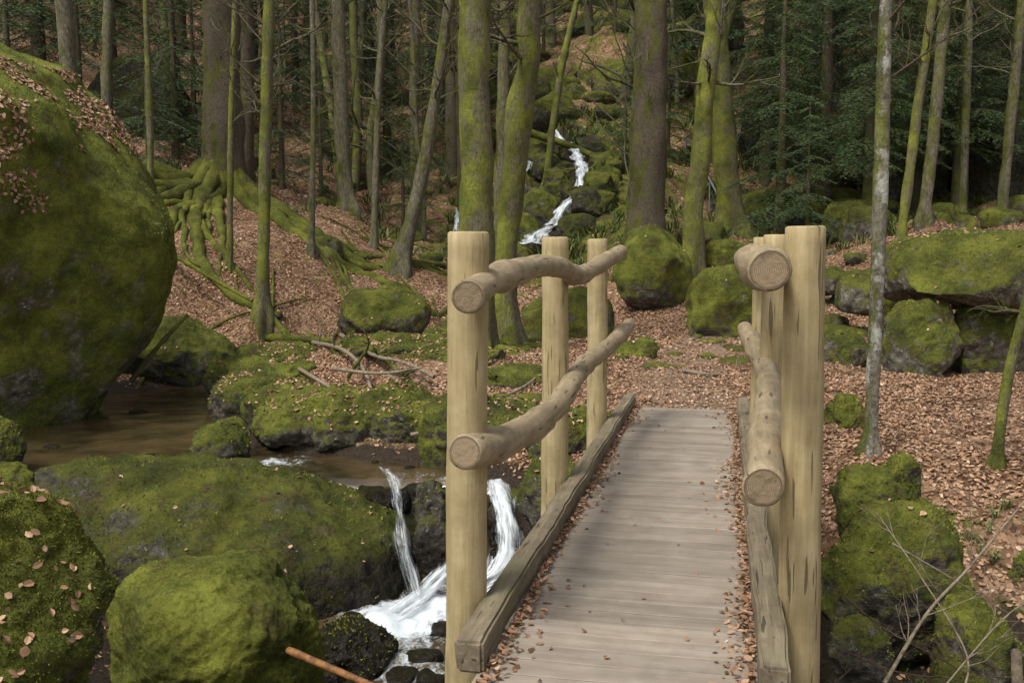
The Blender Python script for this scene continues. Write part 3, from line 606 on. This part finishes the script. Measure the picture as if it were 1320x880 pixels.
rail([(992,348,3.70),(978,344,4.5),(967,338,5.5),(963,334,6.5),(967,332,7.5),(972,330,8.8)], [.083,.083,.082,.08,.078,.075], 13)
rail([(985,628,3.72),(987,575,4.3),(990,530,5.0),(993,497,5.7),(985,470,6.5),(971,444,7.7),(960,424,9.1)], [.077,.076,.074,.072,.072,.074,.07], 14)
# ------------------------------------------------------------------ trees
def branchset(acc, p0, dirv, L, r, depth, R, k=5):
    n = 6; P = [np.array(p0)]; d = np.array(dirv, float)
    for q in range(n):
        d = d+R.normal(0, .16, 3)+np.array([0, 0, .05]); d /= np.linalg.norm(d); P.append(P[-1]+d*L/n)
    P = np.array(P); V, Fq = tube(P, np.linspace(r, r*.25, n+1), k if depth else 3); acc.add(V, Fq)
    if depth > 0:
        for q in range(R.integers(3, 6)):
            i = R.integers(1, n); dd = (P[i+1]-P[i]); dd /= np.linalg.norm(dd); s = R.normal(0, 1, 3); s[2] *= .5; dd = dd+s*.7; dd /= np.linalg.norm(dd)
            branchset(acc, P[i], dd, L*R.uniform(.35, .6), r*.45, depth-1, R, 4)
for ti, (nm, lab, mat, pts, d, H, nb) in enumerate(TR):
    R = np.random.default_rng(ti+100)
    P = [np.r_[sight(u, v, d), span(w, d)/2] for u, v, w in pts][::-1]
    base = P[0][:3].copy(); base[2] = gz(base[0], base[1])
    top = P[-1]; dirv = (P[-1]-P[-2])[:3]; dirv /= np.linalg.norm(dirv); rem = base[2]+H-top[2]; r0 = top[3]
    for f in (.33, .66, 1.):
        if rem > 0: P.append(np.r_[top[:3]+dirv*rem*f+np.array([R.normal(0, .12), R.normal(0, .12), 0]), r0*(1-.85*f)])
    P[0] = np.r_[base[:2], base[2]-.05, P[0][3]*.8]; P = [np.r_[P[0][:2], base[2]-.5, P[0][3]]]+P
    Q = resample(np.array(P), 70); h = Q[:, 2]-base[2]; rr = np.clip(Q[:, 3], .006, None); r0 = P[1][3]; fl = .35 if nm == 'spruce_tree' else .75
    V, Fq = tube(Q[:, :3], rr, 20, namp=.14, nfreq=np.array([3, 3, 1.8]), seed=ti, flare=np.clip(fl*np.exp(-np.clip(h, 0, None)/(r0*1.6)), 0, fl))
    e = empty(nm, base, label=lab, category='tree')
    def par(o, e=e, base=base): o.parent = e; o.location = (0, 0, 0); return o
    o = mesh_obj('trunk', V, Fq, mat, origin=base); par(o)
    acc = Acc()
    if nm == 'spruce_tree':
        for q in range(46):
            i = R.integers(14, 66); a = R.uniform(0, 6.28); L = R.uniform(.4, 1.6)
            branchset(acc, Q[i, :3], (math.cos(a), math.sin(a), -.25), L, .018, 1 if L > 1 else 0, R)
    else:
        cnt = nb if nb else 8
        for q in range(cnt+8):
            i = R.integers(22, 68); a = R.uniform(0, 6.28); L = R.uniform(.6, 2.2)*(.5 if nm == 'sapling' else 1)*(1 if d > 12 else .7)
            branchset(acc, Q[i, :3], (math.cos(a), math.sin(a), R.uniform(.1, .9)), L, rr[i]*R.uniform(.14, .26)+.004, 2, R)
    V, Fq = acc.get(); o = mesh_obj('crown', V, Fq, B_THIN if nm != 'birch_tree' else B_TWIG, origin=base); par(o)
    nroot = {14: 30, 1: 8, 0: 6, 3: 6, 4: 6}.get(ti, 0)
    for q in range(nroot):
        big = ti == 14; a = R.uniform(math.pi*1.05, math.pi*2.05) if big else (q+.5)/nroot*6.28+R.normal(0, .2)
        L = R.uniform(2.8, 8.5) if big else R.uniform(.7, 1.9); rad0 = R.uniform(.09, .22) if big else r0*.45
        pp = []; x, y = base[0]+math.cos(a)*r0*.7, base[1]+math.sin(a)*r0*.7
        n = 14
        for s in range(n+1):
            f = s/n; rr_ = rad0*(1-.85*f); pp.append([x, y, gz(x, y)+(rr_*.15 if s else r0*1.3)*(1 if s != 1 else 2.0)+(R.normal(0, .04) if big else 0), rr_])
            a += R.normal(0, .24)*(1 if s else 0); x += math.cos(a)*L/n; y += math.sin(a)*L/n
        pp[-1][2] -= .1; qq = resample(np.array(pp), 40); V, Fq = tube(qq[:, :3], np.clip(qq[:, 3], .012, None), 9, namp=.4, nfreq=6, seed=q)
        o = mesh_obj('root', V, Fq, B_ROOT, origin=base); par(o)
# ------------------------------------------------------------------ background bare trees (copies)
PROT = []
for q in range(6):
    R = np.random.default_rng(q+50); H = R.uniform(12, 18); r0 = [.09, .13, .2, .07, .26, .16][q]; lean = R.normal(0, .05, 2)
    zz = np.linspace(-.8, H, 8); P = np.c_[lean[0]*zz+R.normal(0, .07, 8), lean[1]*zz+R.normal(0, .07, 8), zz]; P[:2, :2] = 0
    Q = resample(P, 24); rr = r0*(1-.8*np.clip(Q[:, 2]/H, 0, 1)); acc = Acc(); V, Fq = tube(Q, rr, 10, namp=.1, seed=q); acc.add(V, Fq)
    for w in range(34):
        i = R.integers(3, 23); a = R.uniform(0, 6.28); branchset(acc, Q[i], (math.cos(a), math.sin(a), R.uniform(0, .8)), R.uniform(.7, 2.6), rr[i]*.25+.005, 1, R)
    V, Fq = acc.get(); PROT.append((V, Fq, [B_THIN, B_MOSS, B_SPRUCE, B_THIN, B_SPRUCE, B_THIN][q]))
PM = [None]*6; R = np.random.default_rng(77); cnt = 0
while cnt < 150:
    d = R.uniform(27, 78); x = R.uniform(-.62, .62)*d; u = 660+x/d*F
    if 640 < u < 800 and d < 44: continue
    if 860 < u < 1150 and d < 33: continue
    if u > 950 and R.random() < .5: continue
    z = gz(x, d); k = R.integers(0, 6)
    if PM[k] is None:
        V, Fq, m = PROT[k]; o = mesh_obj('bare_tree', V, Fq, m); PM[k] = o
    else: o = PM[k].copy(); COL.objects.link(o)
    o.location = (x, d, z); s = R.uniform(.8, 1.3); o.scale = (s, s, s); o.rotation_euler = (R.normal(0, .04), R.normal(0, .05), R.uniform(0, 6.28))
    tag(o, 'slender bare tree on the wooded slope', 'tree', group='bare trees of the surrounding wood'); cnt += 1
# ------------------------------------------------------------------ firs
def needlemat():
    t = NT('needle_material'); c = t.ramp(t.attr('rnd'), [(0, (.018, .034, .013)), (.5, (.055, .092, .032)), (1, (.13, .17, .055))])
    return t.fin(c, .6, None, .3)
M_NEED = needlemat()
def fir(seed, H, L0, h0):
    R = np.random.default_rng(seed); P = np.c_[np.zeros(12), np.zeros(12), np.linspace(-.5, H, 12)]; V, Fq = tube(resample(P, 20), np.linspace(.018*H, .01, 20), 9, namp=.1, seed=seed); tr = (V, Fq)
    C = []; Dr = []; SZ = []; br = Acc(); h = h0
    while h < H*.98:
        for b in range(R.integers(2, 5)):
            a = R.uniform(0, 6.28); L = L0*((1-h/H)**.75)*R.uniform(.45, 1.2)+.15; n = 9
            hd = np.array([math.cos(a), math.sin(a), 0]); s = np.linspace(0, 1, n)
            Pb = np.outer(s*L, hd)+np.array([0, 0, h]); Pb[:, 2] += -L*.42*s**1.6+.08*L*s; V, Fq = tube(Pb, np.linspace(.012, .004, n), 4); br.add(V, Fq)
            side = np.array([-hd[1], hd[0], 0]); nt = int(L*9)+3
            for q in range(nt):
                f = (q+1)/nt; p = np.array([np.interp(f, s, Pb[:, c]) for c in range(3)]); tl = (.42*L*(1-f)+.10)*R.uniform(.6, 1.1)
                for sg in (-1, 1):
                    dv = hd*.62+side*sg*.75+np.array([0, 0, -.28+R.normal(0, .12)]); dv /= np.linalg.norm(dv); m = max(3, int(tl/.045))
                    ss = (np.arange(m)+.5)/m; pt = p+np.outer(ss*tl, dv); pt[:, 2] -= .25*ss**2*tl
                    for w in (-1, 1):
                        perp = np.cross(dv, [0, 0, 1]); nd = dv*.75+perp*w*.6+R.normal(0, .18, (m, 3)); C.append(pt); Dr.append(nd); SZ.append(np.full(m, R.uniform(.065, .10)))
        h += R.uniform(.2, .38)
    C = np.vstack(C); Dr = np.vstack(Dr); Dr /= np.linalg.norm(Dr, axis=1)[:, None]; SZ = np.concatenate(SZ); N = len(C)
    sd = np.cross(Dr, R.normal(0, 1, (N, 3))); sd /= np.linalg.norm(sd, axis=1)[:, None]+1e-9
    V = np.stack([C-sd*.009, C+sd*.009, C+Dr*SZ[:, None]], 1).reshape(-1, 3); T = np.arange(3*N).reshape(N, 3)
    rnd = np.repeat(np.clip(R.normal(.45, .2, N)+fbm(C*1.5, seed, 2)*.25, 0, 1), 3)
    return tr, br.get(), (V, T, rnd)
FIRS = []
for q, (H, L, h0) in enumerate([(9, 2.1, .6), (13, 2.6, 2.0), (5, 1.35, .25)]):
    tr, br, nd = fir(q+1, H, L, h0)
    a = mesh_obj('trunk', tr[0], tr[1], B_SPRUCE); b = mesh_obj('crown', nd[0], nd[1], M_NEED, smooth=False, attrs={'rnd': nd[2]}); c = mesh_obj('limb', br[0], br[1], B_SPRUCE)
    FIRS.append((a, b, c))
used = [False]*3
def putfir(x, y, k, s, rot, grp='young firs under the beeches'):
    e = empty('fir_tree', (x, y, gz(x, y)-.1), label='dark green fir with drooping needle branches on slope', category='tree', group=grp)
    e.scale = (s, s, s); e.rotation_euler = (0, 0, rot)
    for ob in FIRS[k]:
        if used[k]: o = ob.copy(); COL.objects.link(o)
        else: o = ob
        o.parent = e
    used[k] = True
R = np.random.default_rng(21)
for (u, d, k, s) in [(500,34,0,1.0),(570,38,1,1.1),(470,40,1,1.0),(545,31,2,.9),(230,27,0,.8),(60,28,1,1.0),(150,33,1,1.1),(385,36,0,1.),(620,42,1,1.),(1005,27.5,0,1.05),(985,33,1,1.1),(1060,30,1,1.1),
                     (1270,36,1,1.3),(900,38,1,1.2),(870,46,1,1.2),(1000,42,1,1.3),(1120,44,1,1.3),(1380,33,1,1.2),(420,48,1,1.3),(330,42,1,1.3),(240,40,1,1.2),(90,42,1,1.3),(-20,36,1,1.2),
                     (560,52,1,1.4),(650,60,1,1.3),(20,24,2,1.3),(255,30,2,1.2),(1040,25.5,2,.8),(820,66,1,1.4),(950,60,1,1.4),(480,64,1,1.4),(350,60,1,1.4),(200,56,1,1.4),(1250,50,1,1.4),(1350,44,1,1.3),(600,34,2,1.1),(415,29,2,.9),
                     (195,23.5,2,.9),(110,25,2,1.2),(365,27,2,1.1),(520,27.5,2,.8),(590,36,0,1.),(445,33,0,1.),(310,33,0,1.1),(1345,27,2,1.1),(805,31,2,.7),(860,33,2,.9),
                     (1120,27,1,1.0),(1180,29.5,1,1.15),(1235,28,1,1.05),(1300,30,1,1.2),(1070,36,1,1.3),(1150,37,1,1.3),(1220,40,1,1.3),(740,56,2,1.5),(700,50,2,1.3),(790,48,2,1.4),(770,64,0,1.4)]:
    putfir(sight(u, 300, d)[0], d, k, s, R.uniform(0, 6.28))
# ------------------------------------------------------------------ steps, rail on far slope
st = empty('stone_staircase', sight(960,300,29), label='rough stone steps climbing beneath the cliff', category='stairs')
p0 = sight(962,300,28.6); p1 = sight(915,215,34)
for q in range(14):
    f = q/13; p = p0*(1-f)+p1*f; o = box('step', -.75, .75, -.28, .28, -.5, .0, M_ROCKG, 2, .02); o.parent = st; o.location = Vector(p)-st.location; o.rotation_euler = (0, 0, .2)
mr_ = NT('rail_metal_material'); M_METAL = mr_.fin((.25, .27, .28), .45, None, .5); mr_.p.inputs['Metallic'].default_value = .6
rl = empty('metal_railing', p0+np.array([-.8, 0, 0]), label='thin grey metal handrail along the stone steps', category='railing')
def simple(name, P, r, mat, parent, k=8):
    V, Fq = tube(np.array(P), np.full(len(P), r) if np.isscalar(r) else r, k); o = mesh_obj(name, V-np.array(parent.location), Fq, mat); o.parent = parent; return o
off = np.array([-.8, 0, 0])
simple('top_rail', [p0+off+[0, 0, 1.0], (p0+p1)/2+off+[0, 0, 1.02], p1+off+[0, 0, 1.0]], .03, M_METAL, rl)
for f in (0, .25, .5, .75, 1): p = p0*(1-f)+p1*f+off; simple('post', [p+[0, 0, -.3], p+[0, 0, 1.0]], .025, M_METAL, rl)
# ------------------------------------------------------------------ sticks, roots, brambles
def stick(name, pts, r0, r1, mat, label, cat='stick', twigs=0, seed=0, grp=None):
    P = np.array([list(p) for p in pts], float); Q = resample(P, 24); acc = Acc(); V, Fq = tube(Q, np.linspace(r0, r1, 24), 8, namp=.15, nfreq=9, seed=seed); acc.add(V, Fq); R = np.random.default_rng(seed)
    for q in range(twigs):
        i = R.integers(4, 22); s = R.normal(0, 1, 3); s /= np.linalg.norm(s); dd = (Q[i+1]-Q[i]); dd /= np.linalg.norm(dd); branchset(acc, Q[i], dd+s*.7, R.uniform(.15, .5), r0*.4, 1, R, 4)
    V, Fq = acc.get(); o = mesh_obj(name, V, Fq, mat, origin=P[0]); tag(o, label, cat, group=grp); return o
t = NT('orange_stick_material'); M_OR = t.fin(t.ramp(t.noise(20, detail=6), [(.35, (.10, .042, .015)), (.65, (.30, .145, .05))]), .5, None, .4)
t = NT('dead_wood_material'); M_DEAD = t.fin(t.ramp(t.noise(24, detail=6, rough=.7), [(.3, (.07, .055, .035)), (.6, (.26, .21, .15))]), .8, t.bump(t.noise(40), .5, .01), .2)
stick('fallen_stick', [sight(372,838,5.0), sight(420,858,4.8), sight(500,892,4.5)], .022, .018, M_OR, 'bare orange-brown stick lying beside mossy boulder')
stick('fallen_branch', [sight(170,490,14.5), sight(205,445,14.3), sight(242,406,14.2)], .04, .025, B_MOSS, 'mossy pole leaning against the boulder')
stick('fallen_log', [sight(685,172,32.4), sight(735,188,31.8), sight(775,206,31.5)], .13, .09, B_ROOT, 'mossy fallen log spanning the waterfall')
stick('fallen_log', [sight(300,432,18.6), sight(360,436,18.5), sight(430,440,18.4)], .10, .07, B_ROOT, 'dark fallen log across the stream channel')
stick('fallen_branch', [sight(200,312,20), sight(262,352,19.2), sight(325,388,18.6)], .06, .03, B_ROOT, 'long mossy branch lying down the slope')
def onland(pts, up=.05):
    out = []
    for u, v in pts:
        d = hit(u, v, 8, 40); p = sight(u, v, d); out.append(p+np.array([0, -.05, up]))
    return out
stick('fallen_branch', onland([(430,500),(490,507),(545,500)], .25), .028, .012, M_DEAD, 'dry crooked branch on the leafy bank', twigs=4, seed=3)
stick('fallen_branch', onland([(640,520),(680,500),(700,480)]), .022, .010, M_DEAD, 'dry crooked branch beside the railing', twigs=4, seed=5)
stick('fallen_branch', [sight(530,560,10.8), sight(590,548,10.7), sight(650,545,10.7), sight(700,552,10.6)], .02, .01, M_DEAD, 'dry branch hanging over the bank', twigs=3, seed=6)
stick('fallen_branch', onland([(880,480),(920,485),(962,478)], .03), .025, .012, M_DEAD, 'grey branch lying on the leafy path', twigs=2, seed=8)
for q, pts in enumerate([[(400,450),(440,462),(470,490),(480,520)],[(470,455),(500,480),(530,505),(545,530)],[(360,470),(390,490),(430,515)],[(560,440),(600,470),(640,500)],[(440,440),(480,470),(520,480),(560,500)],[(500,440),(470,470),(450,500)]]):
    stick('exposed_root', onland(pts, .14), .05, .022, B_ROOT if q % 2 else M_DEAD, 'gnarled root running over the bank edge', 'root', twigs=3, seed=q+90)
for q, P in enumerate([[(1140,880,4.6),(1195,790,4.8),(1250,730,5.0),(1325,640,5.2)],[(1080,760,5.2),(1140,810,5.1),(1215,850,5.0),(1290,895,4.9)],[(1240,900,4.7),(1245,840,4.9),(1185,740,5.2),(1130,660,5.6)],[(1090,840,5.1),(1180,870,5.0),(1330,872,5.0)],
                       [(1150,700,5.6),(1210,735,5.5),(1300,790,5.5)],[(1075,880,4.6),(1120,850,4.7),(1165,890,4.6)],[(1200,905,4.6),(1290,800,5.0),(1335,770,5.2)]]):
    stick('bramble', [sight(*p) for p in P], .011 if q == 0 else .006, .004 if q == 0 else .0025, M_DEAD if q % 2 == 0 else B_TWIG, 'bare thin bramble shoot arching over mossy stones', 'shrub', twigs=6, seed=40+q, grp='bare shoots beside the bridge')
p = sight(1313,900,4.4); q_ = sight(1310,838,4.4); stick('wooden_stake', [p, (p+q_)/2, q_], .028, .024, M_DEAD, 'short weathered grey stake in the brambles', 'stake')
for q in range(22):
    x, y = (R.uniform(-4, 1.5)-1.2, R.uniform(18.5, 26)) if q < 14 else (R.uniform(-1, 5), R.uniform(30, 48)); a = R.uniform(0, 3.14); L = R.uniform(.7, 2)*(1 if q < 14 else 1.6)
    pts = [(x+math.cos(a)*L*s, y+math.sin(a)*L*s, gz(x+math.cos(a)*L*s, y+math.sin(a)*L*s)+.06) for s in (-1, -.3, .3, 1)]
    stick('fallen_branch', pts, .035 if q < 14 else .08, .015, B_ROOT, 'mossy fallen branch on leaf litter', twigs=2, seed=q, grp='fallen branches on the slope')
# ------------------------------------------------------------------ leaf litter
def ground_leaves(n, d0, d1, ang0, ang1, size, dens):
    d = np.sqrt(rng.uniform(d0*d0, d1*d1, n)); x = d*np.tan(rng.uniform(ang0, ang1, n)); z = hz(x, d)
    keep = rng.random(n) < dens(x, d, z)
    up = (d > 9.4) & (d < 20.5) & (x < 1) & (z < ZU+.03); lo = (d <= 9.4) & (z < ZL+.1); keep &= ~(up | lo)
    x, d, z = x[keep], d[keep], z[keep]; e = .05
    N = np.c_[-(hz(x+e, d)-z)/e, -(hz(x, d+e)-z)/e, np.ones(len(x))]; N /= np.linalg.norm(N, axis=1)[:, None]
    leaves(np.c_[x, d, z+rng.uniform(.0, .02, len(x))], N, rng.uniform(*size, len(x)))
def dens(x, y, z):
    p = np.c_[x, y, np.zeros(len(x))]; n = fbm(p*1.2, 44, 4)
    m = mossmask(x, y, z); base = np.clip(1.25-m*1.7+n*1.1, .03, 1)
    w = wetmask(x, y, z); return base*(1-.85*w)*(1-.5*pathmask(x, y))
ground_leaves(140000, 5.2, 14, -.62, .62, (.026, .049), dens)
ground_leaves(120000, 14, 26, -.56, .56, (.038, .066), dens)
ground_leaves(50000, 26, 60, -.52, .52, (.07, .12), dens)
P = np.vstack(LP); N = np.vstack(LN); SZ = np.concatenate(LS)
c, s = math.cos(BA), math.sin(BA); n = 3200; side = np.where(rng.random(n) < .5, -1, 1); t_ = rng.uniform(3.1, 10.05, n)
lat = side*(.495-np.abs(rng.exponential(.02, n))*np.where(side > 0, 1.5, 1.1)*(1+.6*np.sin(t_*2.1)))
n2 = 40; lat = np.r_[lat, rng.uniform(-.48, .48, n2)]; t_ = np.r_[t_, rng.uniform(3.2, 10, n2)]
D = np.c_[B0[0]+t_*s+lat*c, t_*c-lat*s, .006+rng.uniform(0, .03, len(t_))*(np.abs(lat) > .42)]
def leafmesh(name, P, N, SZ, label, shade=0.):
    n = len(P); T = np.cross(N, rng.normal(size=(n, 3))); T /= np.linalg.norm(T, axis=1)[:, None]+1e-9
    tilt = rng.normal(0, .38, (n, 3)); N = N+tilt; N /= np.linalg.norm(N, axis=1)[:, None]; T = T-N*(T*N).sum(1)[:, None]; T /= np.linalg.norm(T, axis=1)[:, None]; Bv = np.cross(N, T)
    s = SZ[:, None]; fold = rng.uniform(-.05, .22, (n, 1)); curl = rng.uniform(-.15, .3, (n, 1)); w = rng.uniform(.24, .36, (n, 1))
    f = lambda a, b, cc: P+T*s*a+Bv*s*b*1.0+N*s*cc
    V = np.stack([f(-.5, 0, curl), f(-.18, w, fold), f(.22, w*.9, fold), f(.5, 0, curl*.8), f(.22, -w*.9, fold), f(-.18, -w, fold)], 1).reshape(-1, 3)
    b = np.arange(n)[:, None]*6; Fq = np.vstack([b+np.array([0, 3, 2, 1]), b+np.array([0, 5, 4, 3])])
    rn = np.repeat(np.clip(rng.normal(.52+shade, .24, n), 0, 1), 6)
    return tag(mesh_obj(name, V, Fq, M_LEAF, smooth=False, attrs={'rnd': rn}), label, 'leaves', 'stuff')
leafmesh('leaf_litter', P, N, SZ, 'dry brown beech leaves covering the forest floor', -.03)
leafmesh('deck_leaf_litter', D, np.tile([0, 0, 1.], (len(D), 1)), rng.uniform(.018, .04, len(D)), 'small dry leaves gathered along the bridge kerbs', -.14)
# ------------------------------------------------------------------ moss tufts
P = np.vstack(TP); N = np.vstack(TN); s = np.concatenate(TSZ)
dist = np.linalg.norm(P-np.array([0, 0, 1.6]), axis=1); hgt = .011*s*np.clip(dist/4, .7, 2.4)
n = len(P); D2 = N*.8+rng.normal(0, .45, (n, 3))+np.array([0, 0, .25]); D2 /= np.linalg.norm(D2, axis=1)[:, None]; sd = np.cross(D2, rng.normal(size=(n, 3))); sd /= np.linalg.norm(sd, axis=1)[:, None]
w = (hgt*.22)[:, None]; V = np.stack([P-N*.003-sd*w, P-N*.003+sd*w, P+D2*hgt[:, None]], 1).reshape(-1, 3); T = np.arange(3*n).reshape(n, 3)
t = NT('moss_tuft_material'); t.fin(t.ramp(t.math('ADD', t.math('MULTIPLY', t.attr('rnd'), .5), t.math('MULTIPLY', t.noise(3.0, detail=6, rough=.7), .7)), [(.32, (.03, .036, .008)), (.58, (.12, .135, .022)), (.85, (.28, .29, .05))]), .8, None, .2)
tag(mesh_obj('moss_tufts', V, T, t.m, smooth=False, attrs={'rnd': np.repeat(rng.random(n), 3)}), 'short green moss shoots covering the boulders', 'moss', 'stuff')
print('tufts', n, 'leaves', len(SZ))
pts = []
R = np.random.default_rng(9)
for q in range(1500):
    d = R.uniform(24, 46); x = sight(R.uniform(570, 1280) if q % 9 else R.uniform(150, 560), 300, d)[0]; pts.append((x, d, R.uniform(.3, .65)))
for q in range(70): pts.append((R.uniform(2.3, 4.6), R.uniform(5.4, 7.2), .12))
C, Dn, Sz = [], [], []
for x, y, sz in pts:
    m = 26; z = gz(x, y); a = R.uniform(0, 6.28, m); C.append(np.c_[x+R.normal(0, sz*.15, m), y+R.normal(0, sz*.15, m), np.full(m, z)]); Dn.append(np.c_[np.cos(a)*.6, np.sin(a)*.6, np.full(m, .8)]); Sz.append(np.full(m, sz)*R.uniform(.5, 1.2, m))
C = np.vstack(C); Dn = np.vstack(Dn); Sz = np.concatenate(Sz)[:, None]; m = len(C); sd = np.cross(Dn, [0, 0, 1.]); sd /= np.linalg.norm(sd, axis=1)[:, None]; w = Sz*.022
mid = C+Dn*Sz*.55; tip = C+Dn*Sz*np.array([1.25, 1.25, .75]); V = np.stack([C-sd*w, C+sd*w, mid+sd*w, mid-sd*w, tip], 1).reshape(-1, 3)
b = np.arange(m)[:, None]*5; Fq = np.vstack([b+np.array([0, 1, 2, 3])]); T3 = b+np.array([3, 2, 4])
t = NT('sedge_material'); M_SEDGE = t.fin(t.ramp(t.attr('rnd'), [(0, (.03, .06, .012)), (.6, (.09, .135, .028)), (1, (.20, .18, .06))]), .6, None, .3)
V1, F1 = V, [tuple(int(x) for x in f) for f in Fq]+[tuple(int(x) for x in f) for f in T3]
tag(mesh_obj('grass', V1, F1, M_SEDGE, smooth=False, attrs={'rnd': np.repeat(R.random(m), 5)}), 'tufts of sedge and grass on the slope', 'grass', 'stuff')
# ------------------------------------------------------------------ light, camera
wd = bpy.data.worlds.new("World"); S.world = wd; wd.use_nodes = True; nt = wd.node_tree; bg = nt.nodes['Background']
sky = nt.nodes.new('ShaderNodeTexSky'); sky.sky_type = 'NISHITA'; sky.sun_disc = False
EL, AZ = math.radians(58), math.radians(222)
sky.sun_elevation = EL; sky.sun_rotation = AZ; sky.air_density = 1.0; sky.dust_density = 4.; sky.ozone_density = .3
hs = nt.nodes.new('ShaderNodeHueSaturation'); hs.inputs['Saturation'].default_value = .35; hs.inputs['Value'].default_value = 1.15; nt.links.new(sky.outputs[0], hs.inputs['Color']); nt.links.new(hs.outputs[0], bg.inputs[0]); bg.inputs[1].default_value = .15
sl = bpy.data.lights.new('sun', 'SUN'); sl.energy = 2.9; sl.angle = math.radians(14); sl.color = (1, .96, .88); so = bpy.data.objects.new('sun', sl); COL.objects.link(so)
dv = Vector((math.sin(AZ)*math.cos(EL), math.cos(AZ)*math.cos(EL), math.sin(EL))); so.rotation_euler = dv.to_track_quat('Z', 'Y').to_euler()
cam = bpy.data.cameras.new('camera'); co = bpy.data.objects.new('camera', cam); COL.objects.link(co); co.location = (0, 0, EYE); co.rotation_euler = (math.pi/2-PITCH, 0, 0)
cam.sensor_width = 36; cam.lens = 36*F/1320; cam.clip_end = 500; cam.clip_start = .05; S.camera = co
S.view_settings.view_transform = 'Standard'; S.view_settings.look = 'None'; S.view_settings.exposure = 0; S.view_settings.gamma = 1
